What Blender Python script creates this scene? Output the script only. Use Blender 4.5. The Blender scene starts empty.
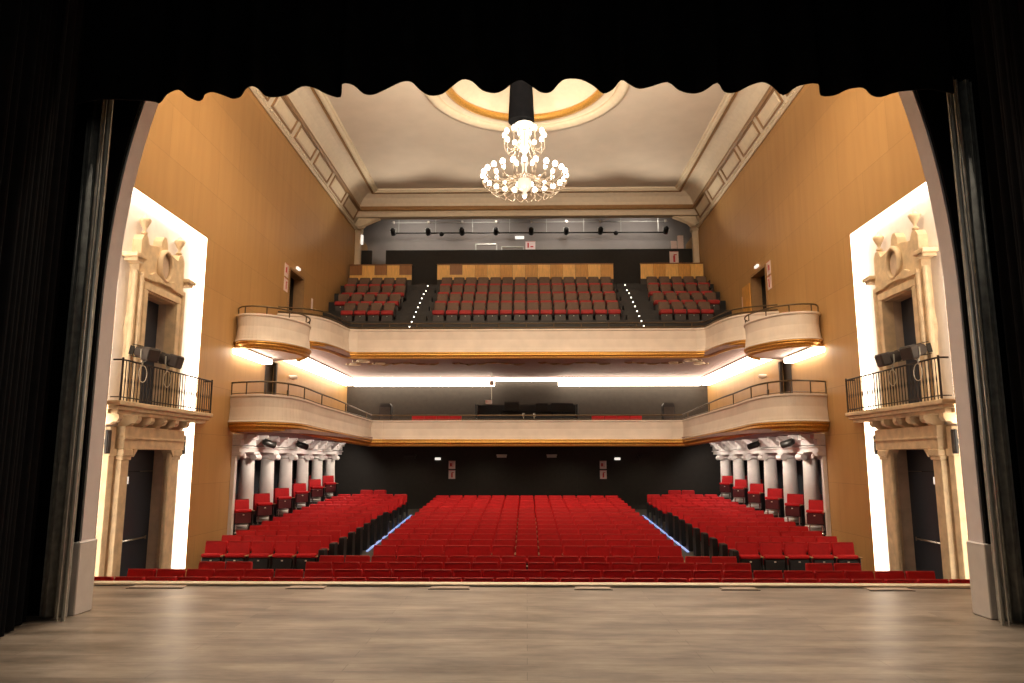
import bpy, bmesh, math, random
from mathutils import Vector, Matrix
random.seed(7)
S = bpy.context.scene
COL = S.collection
pi = math.pi

# ------------------------------------------------------------------ camera
cam_d = bpy.data.cameras.new('camera'); cam = bpy.data.objects.new('camera', cam_d); COL.objects.link(cam)
cam_d.sensor_width = 36; cam_d.lens = 740/1024*36
cam_d.clip_start = 0.05; cam_d.clip_end = 200
YAW = math.atan(14.5/740); PITCH = math.atan(118.5/740)
cam.location = (0, 0, 1.8)
cam.rotation_euler = (pi/2+PITCH, 0, YAW)
S.camera = cam

# ------------------------------------------------------------------ world, exposure
w = bpy.data.worlds.new('world'); S.world = w; w.use_nodes = True
w.node_tree.nodes['Background'].inputs[0].default_value = (0.0, 0.0, 0.0, 1)
w.node_tree.nodes['Background'].inputs[1].default_value = 0.0
S.view_settings.view_transform = 'Standard'; S.view_settings.look = 'None'
S.view_settings.gamma = 1.0; S.view_settings.use_curve_mapping = False
S.view_settings.exposure = 0.18
S.cycles.use_denoising = True
S.cycles.sample_clamp_indirect = 4.0
S.cycles.max_bounces = 8; S.cycles.diffuse_bounces = 4; S.cycles.glossy_bounces = 3

# ------------------------------------------------------------------ the hall's lamps (strengths in one place)
NICHE_E = 5.6       # LED profiles round the two niches
COVE_E = 8.5        # LED coves of the lower balcony
CHAND_W = 110.0     # chandelier
HOUSE_W = 240.0      # each ceiling downlight
WARM = (1.0, 0.80, 0.56)
LEDC = (1.0, 0.83, 0.64)

def lamp(name, typ, loc, energy, color=WARM, rot=(0, 0, 0), size=0.2, spot=None, blend=0.6, parent=None):
    d = bpy.data.lights.new(name, typ); d.energy = energy; d.color = color
    if typ == 'AREA': d.size = size
    else: d.shadow_soft_size = size
    if spot: d.spot_size = spot; d.spot_blend = blend
    o = bpy.data.objects.new(name, d); COL.objects.link(o); o.location = loc; o.rotation_euler = rot
    if parent: o.parent = parent
    return o

def aim(o, target):
    v = Vector(target)-o.location
    o.rotation_euler = v.to_track_quat('-Z', 'Y').to_euler()

# house downlights in the front half of the ceiling
for i, (x, y) in enumerate([(-4.6, 14.0), (0, 13.5), (4.6, 14.0), (-3.0, 17.5), (3.0, 17.5)]):
    o = lamp('house_downlight', 'SPOT', (x, y, 13.6), HOUSE_W*2.0, WARM, size=0.25, spot=math.radians(120), blend=0.8)
    aim(o, (x*0.9, y+4.0, 0))
# front-of-house lights on the bridge above the stage front, aimed at the auditorium
for i, x in enumerate((-4.2, -1.4, 1.4, 4.2)):
    o = lamp('bridge_light', 'SPOT', (x, 11.2, 11.6), 700, (1.0, 0.82, 0.62), size=0.3, spot=math.radians(75), blend=0.9)
    aim(o, (x*1.2, 27, 5.5))
# wall washers on the front ceiling for the side walls
for s in (-1, 1):
    o = lamp('wall_washer', 'SPOT', (s*3.2, 13.2, 12.4), 1000, (1.0, 0.76, 0.46), size=0.3, spot=math.radians(90), blend=1.0)
    aim(o, (s*8, 15.5, 9.6))
# apron lights on the front ceiling, aimed down at the stage
for x in (-4.5, 0, 4.5):
    o = lamp('apron_light', 'SPOT', (x, 13.6, 12.6), 1500, (1.0, 0.86, 0.70), size=0.4, spot=math.radians(72), blend=0.8)
    aim(o, (x*0.6, 6.0, 0))
# unseen spots added over the stage front to brighten the ceiling
for x in (-3.6, 0.0, 3.6):
    o = lamp('ceiling_fill', 'SPOT', (x, 11.0, 9.0), 5600, (1.0, 0.86, 0.68), size=0.4, spot=math.radians(68), blend=0.6)
    aim(o, (x*1.1, 17.0, 14.2))
# unseen spots above the top row, added to lift the rear ceiling and frieze
for x in (-5.6, -2.0, 2.0, 5.6):
    o = lamp('rear_ceiling_fill', 'SPOT', (x, 31.2, 10.9), 260, (1.0, 0.86, 0.68), size=0.2, spot=math.radians(110), blend=0.8)
    aim(o, (x*1.1, 27.0, 13.9))
# spot without a fixture, added beside the sleeve to lighten the dome
lamp('dome_fill', 'SPOT', (0.55, 22.4, 12.75), 36, (1.0, 0.86, 0.66), rot=(pi, 0, 0), size=0.15, spot=math.radians(150), blend=0.6)
# dim fill above the camera, added so the stage drapes show
o = lamp('stage_fill', 'AREA', (0, 0.5, 4.8), 24, (1.0, 0.95, 0.85), size=2.0)
aim(o, (0, 8.7, 3.6))
# added fill spots, no fixtures, under the balcony arms to brighten the columns
for s in (-1, 1):
    for y in (21.0, 23.2, 25.4, 27.6, 29.8):
        o = lamp('column_fill', 'SPOT', (s*6.75, y, 2.40), 75, (1.0, 0.86, 0.72), size=0.06, spot=math.radians(150), blend=0.8)
        aim(o, (s*7.9, y+0.6, 0.6))
# under the balconies
for x in (-5.0, -1.7, 1.7, 5.0):
    o = lamp('soffit_downlight', 'SPOT', (x, 29.6, 2.36), 50, WARM, size=0.06, spot=math.radians(130), blend=0.8)
    o.rotation_euler = (math.radians(12), 0, 0)
# spots below the rear ceiling, aimed at the grey wall (control room zone)
for x in (-5.5, -2, 2, 5.5):
    o = lamp('rear_ceiling_light', 'SPOT', (x, 33.6, 13.6), 170, (1.0, 0.9, 0.8), size=0.15, spot=math.radians(120), blend=0.9)
    aim(o, (x, 36, 12.2))

# ------------------------------------------------------------------ materials
def nodes_of(m):
    m.use_nodes = True
    return m.node_tree, m.node_tree.nodes['Principled BSDF']

def mat(name, c, rough=0.6, metal=0.0, var=0.08, scale=6.0, bump=0.0, bscale=40.0, spec=None, coat=0.0, stretch=(1, 1, 1), coords='Object'):
    m = bpy.data.materials.new(name); nt, b = nodes_of(m)
    tc = nt.nodes.new('ShaderNodeTexCoord'); mp = nt.nodes.new('ShaderNodeMapping'); mp.inputs['Scale'].default_value = stretch
    nt.links.new(tc.outputs[coords], mp.inputs[0])
    n = nt.nodes.new('ShaderNodeTexNoise'); n.inputs['Scale'].default_value = scale; n.inputs['Detail'].default_value = 4
    nt.links.new(mp.outputs[0], n.inputs['Vector'])
    r = nt.nodes.new('ShaderNodeValToRGB')
    r.color_ramp.elements[0].position = 0.3; r.color_ramp.elements[1].position = 0.7
    r.color_ramp.elements[0].color = (*[max(0, v*(1-var)) for v in c], 1)
    r.color_ramp.elements[1].color = (*[min(1, v*(1+var)) for v in c], 1)
    nt.links.new(n.outputs['Fac'], r.inputs[0]); nt.links.new(r.outputs[0], b.inputs['Base Color'])
    b.inputs['Roughness'].default_value = rough; b.inputs['Metallic'].default_value = metal
    if spec is not None: b.inputs['Specular IOR Level'].default_value = spec
    if coat: b.inputs['Coat Weight'].default_value = coat
    if bump:
        n2 = nt.nodes.new('ShaderNodeTexNoise'); n2.inputs['Scale'].default_value = bscale
        nt.links.new(mp.outputs[0], n2.inputs['Vector'])
        bp = nt.nodes.new('ShaderNodeBump'); bp.inputs['Strength'].default_value = bump; bp.inputs['Distance'].default_value = 0.02
        nt.links.new(n2.outputs['Fac'], bp.inputs['Height']); nt.links.new(bp.outputs[0], b.inputs['Normal'])
    return m

def emis(name, c, s):
    m = bpy.data.materials.new(name); nt, b = nodes_of(m)
    b.inputs['Base Color'].default_value = (0.8, 0.8, 0.8, 1)
    b.inputs['Emission Color'].default_value = (*c, 1); b.inputs['Emission Strength'].default_value = s
    return m

def wall_panels_mat(name, c):
    # veneered wall panels: brick-pattern joints in the Y/Z plane + soft vertical grain
    m = bpy.data.materials.new(name); nt, b = nodes_of(m); L = nt.links
    tc = nt.nodes.new('ShaderNodeTexCoord'); sx = nt.nodes.new('ShaderNodeSeparateXYZ'); cx = nt.nodes.new('ShaderNodeCombineXYZ')
    L.new(tc.outputs['Object'], sx.inputs[0]); L.new(sx.outputs['Y'], cx.inputs['X']); L.new(sx.outputs['Z'], cx.inputs['Y'])
    br = nt.nodes.new('ShaderNodeTexBrick'); br.inputs['Scale'].default_value = 1.0
    br.inputs['Brick Width'].default_value = 2.6; br.inputs['Row Height'].default_value = 1.22
    br.inputs['Mortar Size'].default_value = 0.004; br.inputs['Mortar Smooth'].default_value = 0.3
    br.inputs['Color1'].default_value = (*[v*0.96 for v in c], 1); br.inputs['Color2'].default_value = (*[v*1.04 for v in c], 1)
    br.inputs['Mortar'].default_value = (*[v*0.6 for v in c], 1)
    L.new(cx.outputs[0], br.inputs['Vector'])
    mp = nt.nodes.new('ShaderNodeMapping'); mp.inputs['Scale'].default_value = (2.2, 0.25, 1); L.new(cx.outputs[0], mp.inputs[0])
    n = nt.nodes.new('ShaderNodeTexNoise'); n.inputs['Scale'].default_value = 1.6; n.inputs['Detail'].default_value = 5
    L.new(mp.outputs[0], n.inputs['Vector'])
    r = nt.nodes.new('ShaderNodeValToRGB'); r.color_ramp.elements[0].position = 0.3; r.color_ramp.elements[1].position = 0.7
    r.color_ramp.elements[0].color = (0.90, 0.88, 0.86, 1); r.color_ramp.elements[1].color = (1, 1, 1, 1)
    L.new(n.outputs['Fac'], r.inputs[0])
    mx = nt.nodes.new('ShaderNodeMix'); mx.data_type = 'RGBA'; mx.blend_type = 'MULTIPLY'; mx.inputs[0].default_value = 1
    L.new(br.outputs['Color'], mx.inputs[6]); L.new(r.outputs[0], mx.inputs[7]); L.new(mx.outputs[2], b.inputs['Base Color'])
    b.inputs['Roughness'].default_value = 0.5; b.inputs['Specular IOR Level'].default_value = 0.3
    return m

def stage_mat():
    m = bpy.data.materials.new('stage_boards'); nt, b = nodes_of(m); L = nt.links
    tc = nt.nodes.new('ShaderNodeTexCoord')
    br = nt.nodes.new('ShaderNodeTexBrick'); br.inputs['Scale'].default_value = 1.0
    br.inputs['Brick Width'].default_value = 3.2; br.inputs['Row Height'].default_value = 0.24
    br.inputs['Mortar Size'].default_value = 0.003
    br.inputs['Color1'].default_value = (0.27, 0.228, 0.182, 1); br.inputs['Color2'].default_value = (0.20, 0.167, 0.135, 1); br.inputs['Mortar'].default_value = (0.13, 0.10, 0.08, 1)
    L.new(tc.outputs['Object'], br.inputs['Vector'])
    mp = nt.nodes.new('ShaderNodeMapping'); mp.inputs['Scale'].default_value = (0.7, 2.2, 1); L.new(tc.outputs['Object'], mp.inputs[0])
    n = nt.nodes.new('ShaderNodeTexNoise'); n.inputs['Scale'].default_value = 1.3; n.inputs['Detail'].default_value = 7; n.inputs['Roughness'].default_value = 0.65
    L.new(mp.outputs[0], n.inputs['Vector'])
    r = nt.nodes.new('ShaderNodeValToRGB'); r.color_ramp.elements[0].position = 0.32; r.color_ramp.elements[1].position = 0.68
    r.color_ramp.elements[0].color = (0.45, 0.40, 0.35, 1); r.color_ramp.elements[1].color = (1.6, 1.6, 1.6, 1)
    L.new(n.outputs['Fac'], r.inputs[0])
    mx = nt.nodes.new('ShaderNodeMix'); mx.data_type = 'RGBA'; mx.blend_type = 'MULTIPLY'; mx.inputs[0].default_value = 1
    L.new(br.outputs['Color'], mx.inputs[6]); L.new(r.outputs[0], mx.inputs[7]); L.new(mx.outputs[2], b.inputs['Base Color'])
    rr = nt.nodes.new('ShaderNodeMapRange'); rr.inputs[3].default_value = 0.30; rr.inputs[4].default_value = 0.48
    L.new(n.outputs['Fac'], rr.inputs[0]); L.new(rr.outputs[0], b.inputs['Roughness'])
    return m

M = {}
M['wall'] = wall_panels_mat('gold_veneer', (0.50, 0.295, 0.115))
M['stage'] = stage_mat()
M['cream'] = mat('cream_plaster', (0.70, 0.60, 0.46), 0.7, var=0.04)
M['field'] = mat('ceiling_field', (0.62, 0.53, 0.43), 0.7, var=0.04, scale=1.5)
M['mould'] = mat('moulding_cream', (0.74, 0.63, 0.46), 0.55, var=0.05)
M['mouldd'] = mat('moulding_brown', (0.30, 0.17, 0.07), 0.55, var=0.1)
M['gold'] = mat('gilding', (0.62, 0.33, 0.07), 0.38, metal=0.55, var=0.2, scale=25)
M['white'] = mat('white_plaster', (0.78, 0.73, 0.70), 0.65, var=0.04)
M['fascia'] = mat('fascia_plaster', (0.74, 0.65, 0.56), 0.6, var=0.07, scale=2.2)
M['lilac'] = mat('lilac_plaster', (0.86, 0.79, 0.79), 0.7, var=0.03)
M['stone'] = mat('sandstone', (0.72, 0.57, 0.38), 0.75, var=0.16, scale=5, bump=0.25)
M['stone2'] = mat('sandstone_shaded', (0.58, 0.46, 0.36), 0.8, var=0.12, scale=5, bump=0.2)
M['soffit'] = mat('mauve_soffit', (0.30, 0.195, 0.185), 0.7, var=0.08)
M['black'] = mat('black_velour', (0.006, 0.006, 0.007), 0.95, var=0.2, spec=0.05)
M['tormentor'] = mat('charcoal_serge', (0.36, 0.36, 0.33), 0.9, var=0.25, spec=0.1, scale=10)
M['steel'] = mat('dull_steel', (0.55, 0.55, 0.50), 0.4, metal=0.5)
M['blackp'] = mat('black_plastic', (0.012, 0.012, 0.014), 0.45)
M['blackm'] = mat('black_metal', (0.02, 0.018, 0.016), 0.4, metal=0.4)
M['backwall'] = mat('black_acoustic_wall', (0.020, 0.017, 0.014), 0.75, var=0.15)
M['midwall'] = mat('umber_acoustic_wall', (0.035, 0.028, 0.021), 0.7, var=0.12)
M['grey'] = mat('grey_wall', (0.30, 0.27, 0.25), 0.7, var=0.05, scale=2)
M['darkfloor'] = mat('dark_floor', (0.013, 0.011, 0.010), 0.6, var=0.2)
M['aisle'] = mat('grey_aisle_floor', (0.10, 0.095, 0.085), 0.5, var=0.15)
M['corridor'] = mat('slate_corridor_wall', (0.045, 0.05, 0.06), 0.7, var=0.1)
M['redb'] = mat('balcony_red', (0.34, 0.016, 0.016), 0.65, var=0.1)
M['red'] = mat('red_upholstery', (0.53, 0.007, 0.012), 0.62, var=0.10, scale=9, spec=0.35)
M['redpipe'] = mat('red_piping', (0.62, 0.035, 0.03), 0.5, var=0.08)
M['taupe'] = mat('taupe_upholstery', (0.125, 0.078, 0.052), 0.7, var=0.12, scale=9)
M['char'] = mat('charcoal_shell', (0.045, 0.036, 0.033), 0.6, var=0.1)
M['beech'] = mat('beech_cap', (0.45, 0.28, 0.14), 0.45, var=0.1)
M['tag'] = mat('number_plate', (0.8, 0.75, 0.65), 0.4)
M['navy'] = mat('navy_door', (0.018, 0.026, 0.045), 0.5)
M['brown'] = mat('dark_brown_door', (0.045, 0.028, 0.014), 0.6)
M['iron'] = mat('wrought_iron', (0.05, 0.04, 0.035), 0.5, metal=0.5)
M['bronze'] = mat('bronze_rail', (0.10, 0.065, 0.03), 0.4, metal=0.5)
M['woodl'] = mat('light_oak', (0.88, 0.52, 0.15), 0.45, var=0.12, scale=4, stretch=(6, 1, 1))
M['woodm'] = mat('amber_oak', (0.66, 0.33, 0.07), 0.45, var=0.15, scale=4, stretch=(6, 1, 1))
M['woodd'] = mat('brown_oak', (0.30, 0.13, 0.04), 0.45, var=0.15, scale=4, stretch=(6, 1, 1))
M['signw'] = mat('sign_white', (0.90, 0.74, 0.72), 0.4, var=0.02)
M['maroon'] = mat('maroon_shell', (0.09, 0.008, 0.012), 0.5)
M['plate'] = mat('pale_edge_plate', (0.40, 0.32, 0.25), 0.5)
M['signr'] = mat('sign_red', (0.60, 0.03, 0.04), 0.4)
M['glass'] = mat('milk_glass', (0.55, 0.47, 0.38), 0.12, spec=0.8)
M['chrome'] = mat('chrome', (0.7, 0.7, 0.68), 0.2, metal=1.0)
M['led'] = emis('led_niche', LEDC, NICHE_E)
M['cove'] = emis('led_cove', LEDC, COVE_E)
M['bulb'] = emis('bulb_glow', (1.0, 0.86, 0.66), 9.0)
M['glow'] = emis('glowing_glass', (1.0, 0.84, 0.62), 0.4)
M['blue'] = emis('blue_led', (0.10, 0.36, 1.0), 0.65)
M['steplight'] = emis('step_led', (1.0, 0.95, 0.85), 3.5)
M['emerg'] = emis('emergency_lamp', (1.0, 0.92, 0.82), 0.8)

# ------------------------------------------------------------------ mesh helpers
class MB:
    def __init__(s): s.b = bmesh.new()
    def box(s, x0, x1, y0, y1, z0, z1, bev=0.0, seg=1, mtx=None):
        if x0 > x1: x0, x1 = x1, x0
        if y0 > y1: y0, y1 = y1, y0
        if z0 > z1: z0, z1 = z1, z0
        r = bmesh.ops.create_cube(s.b, size=1.0)['verts']
        for v in r:
            v.co = Vector(((x0+x1)/2+v.co.x*(x1-x0), (y0+y1)/2+v.co.y*(y1-y0), (z0+z1)/2+v.co.z*(z1-z0)))
        if bev > 0:
            ed = list({e for v in r for e in v.link_edges})
            out = bmesh.ops.bevel(s.b, geom=ed, offset=bev, segments=seg, affect='EDGES', profile=0.5)
            r = list({v for f in out['faces'] for v in f.verts} | {v for v in r if v.is_valid})
        if mtx is not None:
            for v in r: v.co = mtx @ v.co
        return s
    def tube(s, pts, r, n=8, cap=True):
        pts = [Vector(p) for p in pts]; rs = r if isinstance(r, (list, tuple)) else [r]*len(pts)
        rings = []; prev = None
        for i, p in enumerate(pts):
            t = (pts[min(i+1, len(pts)-1)]-pts[max(i-1, 0)]).normalized()
            if prev is None:
                a = Vector((0, 0, 1)) if abs(t.z) < 0.9 else Vector((1, 0, 0))
                u = t.cross(a).normalized()
            else:
                u = (prev-t*prev.dot(t)).normalized()
            prev = u; v = t.cross(u)
            rings.append([s.b.verts.new(p+(u*math.cos(2*pi*k/n)+v*math.sin(2*pi*k/n))*rs[i]) for k in range(n)])
        for i in range(len(rings)-1):
            for k in range(n):
                s.b.faces.new((rings[i][k], rings[i][(k+1) % n], rings[i+1][(k+1) % n], rings[i+1][k]))
        if cap:
            s.b.faces.new(rings[0][::-1]); s.b.faces.new(rings[-1])
        return s
    def lathe(s, prof, c=(0, 0, 0), n=20, smooth=True, cap=True, mtx=None):
        rings = []
        for r, z in prof:
            ring = []
            for k in range(n):
                p = Vector((c[0]+r*math.cos(2*pi*k/n), c[1]+r*math.sin(2*pi*k/n), c[2]+z))
                if mtx is not None: p = mtx @ p
                ring.append(s.b.verts.new(p))
            rings.append(ring)
        for i in range(len(rings)-1):
            for k in range(n):
                f = s.b.faces.new((rings[i][k], rings[i][(k+1) % n], rings[i+1][(k+1) % n], rings[i+1][k])); f.smooth = smooth
        if cap:
            s.b.faces.new(rings[0][::-1]); s.b.faces.new(rings[-1])
        return s
    def prism(s, poly, a0, a1, axis='X'):
        # extrude a polygon given in the two other axes
        def P(u, v, a):
            return Vector((a, u, v)) if axis == 'X' else (Vector((u, a, v)) if axis == 'Y' else Vector((u, v, a)))
        A = [s.b.verts.new(P(u, v, a0)) for u, v in poly]; B = [s.b.verts.new(P(u, v, a1)) for u, v in poly]
        s.b.faces.new(A[::-1]); s.b.faces.new(B)
        n = len(poly)
        for i in range(n): s.b.faces.new((A[i], A[(i+1) % n], B[(i+1) % n], B[i]))
        return s
    def loft(s, secs, close=False, caps=True, smooth=False):
        # secs: list of equally long lists of points
        R = [[s.b.verts.new(Vector(p)) for p in sec] for sec in secs]
        n = len(R[0])
        for i in range(len(R)-1):
            for k in range(n if close else n-1):
                f = s.b.faces.new((R[i][k], R[i][(k+1) % n], R[i+1][(k+1) % n], R[i+1][k])); f.smooth = smooth
        if close and caps:
            s.b.faces.new(R[0][::-1]); s.b.faces.new(R[-1])
        return s
    def ring(s, c, prof, n=96):
        # closed ring swept round a vertical axis: prof closed polygon (r, z)
        R = [[s.b.verts.new((c[0]+r*math.cos(2*pi*k/n), c[1]+r*math.sin(2*pi*k/n), c[2]+z)) for r, z in prof] for k in range(n)]
        m = len(prof)
        for k in range(n):
            for j in range(m):
                f = s.b.faces.new((R[k][j], R[k][(j+1) % m], R[(k+1) % n][(j+1) % m], R[(k+1) % n][j])); f.smooth = True
        return s
    def mesh(s, name, m):
        bmesh.ops.recalc_face_normals(s.b, faces=s.b.faces)
        me = bpy.data.meshes.new(name); s.b.to_mesh(me); s.b.free(); me.materials.append(M[m]); return me
    def make(s, name, m, parent=None, **kw):
        o = bpy.data.objects.new(name, s.mesh(name, m)); COL.objects.link(o)
        if parent is not None: o.parent = parent
        for k, v in kw.items(): o[k] = v
        return o

def part(mb, name, m, parent, label=None):
    # geometry is written in world space; the parent Empty may sit anywhere
    o = mb.make(name, m, parent)
    o.matrix_parent_inverse = Matrix.Translation(-(parent.location if parent.parent is None else Vector((0, 0, 0))))
    if label: o['label'] = label
    return o

def thing(name, label, cat, loc=(0, 0, 0), group=None):
    o = bpy.data.objects.new(name, None); COL.objects.link(o); o.location = loc; o.empty_display_size = 0.2
    o['label'] = label; o['category'] = cat
    if group: o['group'] = group
    return o

def tag(o, label, cat, group=None, kind=None):
    o['label'] = label; o['category'] = cat
    if group: o['group'] = group
    if kind: o['kind'] = kind
    return o

def struct(mb, name, m, parent=None):
    o = mb.make(name, m, parent)
    if parent is None: o['kind'] = 'structure'
    return o

SIDE = {-1: 'left', 1: 'right'}
ORD = ['first', 'second', 'third', 'fourth', 'fifth', 'sixth', 'seventh', 'eighth', 'ninth', 'tenth', 'eleventh', 'twelfth', 'thirteenth',
       'fourteenth', 'fifteenth', 'sixteenth', 'seventeenth', 'eighteenth']

# ================================================================== SETTING
# stage
b = MB(); b.box(-14, 14, -3, 11.2, -0.12, 0.0); struct(b, 'floor_stage', 'stage')
b = MB(); b.box(-14, 14, 11.0, 11.15, -1.2, -0.121); struct(b, 'wall_stage_front', 'blackp')
b = MB(); b.box(-9, 9, 11.06, 11.26, 0.001, 0.035, 0.006); b.box(-9, 9, 11.2, 11.26, -0.3, 0.001)
struct(b, 'trim_stage_nosing', 'mould')
b = MB(); b.box(-9, 9, 11.025, 11.055, 0.001, 0.006); struct(b, 'trim_stage_joint', 'blackm')
# stalls floor: level in front, raked behind
def floor_z(y): return -1.0 if y < 16 else -1.0+0.0505*(y-16)
b = MB(); b.loft([[(x, 11.15, -1.0), (x, 16, -1.0), (x, 31.6, floor_z(31.6)), (x, 31.6, -1.4), (x, 11.15, -1.4)] for x in (-10.1, 10.1)], close=True)
struct(b, 'floor', 'aisle')

# side walls with openings
UP_DOOR = (24.1, 25.75, 6.6, 8.25); LOW_DOOR = (22.35, 23.5, 2.6, 4.87)
NY0, NY1, NZT = 13.98, 17.8, 7.3
AR0, AR1, ARZ = 20.15, 32.0, 2.5
for s in (-1, 1):
    holes = [(NY0, NY1, -1.2, NZT), UP_DOOR, LOW_DOOR, (AR0, AR1, -1.2, ARZ)]
    ys = sorted({9.35, 36.2, *[h[0] for h in holes], *[h[1] for h in holes]}); zs = sorted({-1.2, 12.45, *[h[2] for h in holes], *[h[3] for h in holes]})
    b = MB()
    for i in range(len(ys)-1):
        z0 = None
        for j in range(len(zs)-1):
            ym, zm = (ys[i]+ys[i+1])/2, (zs[j]+zs[j+1])/2
            inh = any(h[0] < ym < h[1] and h[2] < zm < h[3] for h in holes)
            if not inh and z0 is None: z0 = zs[j]
            if (inh or j == len(zs)-2) and z0 is not None:
                b.box(s*8.0, s*8.34, ys[i], ys[i+1], z0, zs[j] if inh else zs[j+1]); z0 = None
    struct(b, 'wall_'+SIDE[s], 'wall')
    # niche back panel (white plaster)
    b = MB()
    for (ya, yb, za, zb) in ((NY0-0.1, 15.01, -1.2, NZT+0.1), (17.03, NY1+0.1, -1.2, NZT+0.1), (15.01, 17.03, 2.11, 2.9), (15.01, 15.08, 2.9, 5.46), (16.66, 17.03, 2.9, 5.46), (15.01, 17.03, 5.46, NZT+0.1)):
        b.box(s*8.28, s*8.5, ya, yb, za, zb)
    struct(b, 'wall_niche_'+SIDE[s], 'white')
    # LED profiles on the reveals of the niche
    fr = thing('niche_light_frame', 'glowing white LED frame edging the %s-hand balcony niche of the auditorium' % SIDE[s], 'light strip', (s*8.1, 16, 7.2), 'niche light frames')
    e = 0.02
    for nm, bx in (('led_profile', (NY0+0.001, NY0+e, -0.95, NZT-0.001)), ('led_profile', (NY1-e, NY1-0.001, -0.95, NZT-0.001)), ('led_profile', (NY0+e, NY1-e, NZT-e, NZT-0.001))):
        b = MB(); b.box(s*8.01, s*8.27, *bx); part(b, nm, 'led', fr)
    # corridor behind the colonnade
    b = MB(); b.box(s*9.9, s*10.1, 19.8, 32.2, -1.2, 2.6); b.box(s*8.34, s*9.9, 19.8, 20.0, -1.2, 2.6); struct(b, 'wall_corridor_'+SIDE[s], 'corridor')
    # cavity closing the doors
    b = MB(); b.box(s*8.9, s*9.0, 23.8, 26.0, 6.5, 8.4); b.box(s*8.34, s*8.9, 23.9, 24.1, 6.5, 8.4); b.box(s*8.34, s*8.9, 25.76, 25.9, 6.5, 8.4); b.box(s*8.34, s*8.9, 24.1, 25.76, 8.26, 8.4)
    struct(b, 'wall_upper_lobby_'+SIDE[s], 'brown')
    b = MB(); b.box(s*8.15, s*8.25, LOW_DOOR[0], LOW_DOOR[1], LOW_DOOR[2], LOW_DOOR[3]); d = struct(b, 'door_%d' % (3 if s < 0 else 4), 'brown')
    b = MB(); b.box(s*8.0, s*8.08, LOW_DOOR[0]+0.02, LOW_DOOR[0]+0.12, LOW_DOOR[2], LOW_DOOR[3]-0.02); b.box(s*8.0, s*8.08, LOW_DOOR[1]-0.12, LOW_DOOR[1]-0.02, LOW_DOOR[2], LOW_DOOR[3]-0.02)
    fm = b.make('door_frame', 'brown', d)
    # upper door frame
    b = MB(); y0, y1, z0, z1 = UP_DOOR
    b.box(s*7.96, s*8.3, y0+0.001, y0+0.08, z0, z1-0.001); b.box(s*7.96, s*8.3, y1-0.08, y1-0.001, z0, z1-0.001); b.box(s*7.96, s*8.3, y0+0.08, y1-0.08, z1-0.08, z1-0.001)
    struct(b, 'trim_upper_door_'+SIDE[s], 'mouldd')
# right upper door stands open: light leaf against the wall
b = MB(); b.box(7.9, 7.95, 25.76, 26.6, 6.5, 8.0); struct(b, 'door_5', 'woodm')

# back walls
b = MB(); b.box(-10.1, 10.1, 31.5, 31.7, -1.0, 2.5)
struct(b, 'wall_back', 'backwall')
b = MB(); b.box(-8.0, 8.0, 32.8, 33.0, 2.6, 5.6); struct(b, 'wall_back_lower_balcony', 'midwall')
b = MB(); b.box(-9, 9, 36.0, 36.2, 9.0, 14.6); struct(b, 'wall_back_upper', 'grey')
b = MB(); b.box(-6.67, 8.0, 34.0, 34.12, 9.2, 11.66); b.box(-7.98, -7.35, 34.0, 34.12, 9.2, 11.66); struct(b, 'wall_control_booth', 'backwall')
b = MB(); b.box(-9, 9, 32.85, 36.0, 14.3, 14.5); struct(b, 'ceiling_rear', 'grey')
# double-door outline on stalls back wall
for k, x in enumerate((-2.1, 2.1)):
    b = MB(); b.box(x-0.85, x-0.01, 31.46, 31.499, floor_z(31.4), 1.25); b.box(x+0.01, x+0.85, 31.46, 31.499, floor_z(31.4), 1.25)
    struct(b, 'door_%d' % (6+k), 'backwall')

# ceiling field, coves, frieze
FX, FY0, FY1 = 6.85, 12.0, 31.85
CC = (0.0, 22.45)
def ceiling_field():
    b = MB(); n = 96; R = 3.05
    ring = [b.b.verts.new((CC[0]+R*math.cos(2*pi*k/n), CC[1]+R*math.sin(2*pi*k/n), 13.85)) for k in range(n)]
    outer = []
    for k in range(n):
        a = 2*pi*k/n; dx, dy = math.cos(a), math.sin(a)
        t = 1e9
        if dx > 1e-9: t = min(t, (FX-CC[0])/dx)
        if dx < -1e-9: t = min(t, (-FX-CC[0])/dx)
        if dy > 1e-9: t = min(t, (FY1-CC[1])/dy)
        if dy < -1e-9: t = min(t, (FY0-CC[1])/dy)
        outer.append(b.b.verts.new((CC[0]+dx*t, CC[1]+dy*t, 13.85)))
    for k in range(n): b.b.faces.new((ring[k], ring[(k+1) % n], outer[(k+1) % n], outer[k]))
    for sx, sy in ((1, 1), (-1, 1), (-1, -1), (1, -1)):      # corners
        cx_, cy_ = sx*FX, (FY1 if sy > 0 else FY0)
        c = b.b.verts.new((cx_, cy_, 13.85))
        best = [v for v in outer if abs(v.co.x-cx_) < 1e-4]; best2 = [v for v in outer if abs(v.co.y-cy_) < 1e-4]
        v1 = min(best, key=lambda v: abs(v.co.y-cy_)); v2 = min(best2, key=lambda v: abs(v.co.x-cx_))
        if v1 is not v2:
            b.b.faces.new((c, v1, v2))
    return b
struct(ceiling_field(), 'ceiling', 'field')
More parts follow.
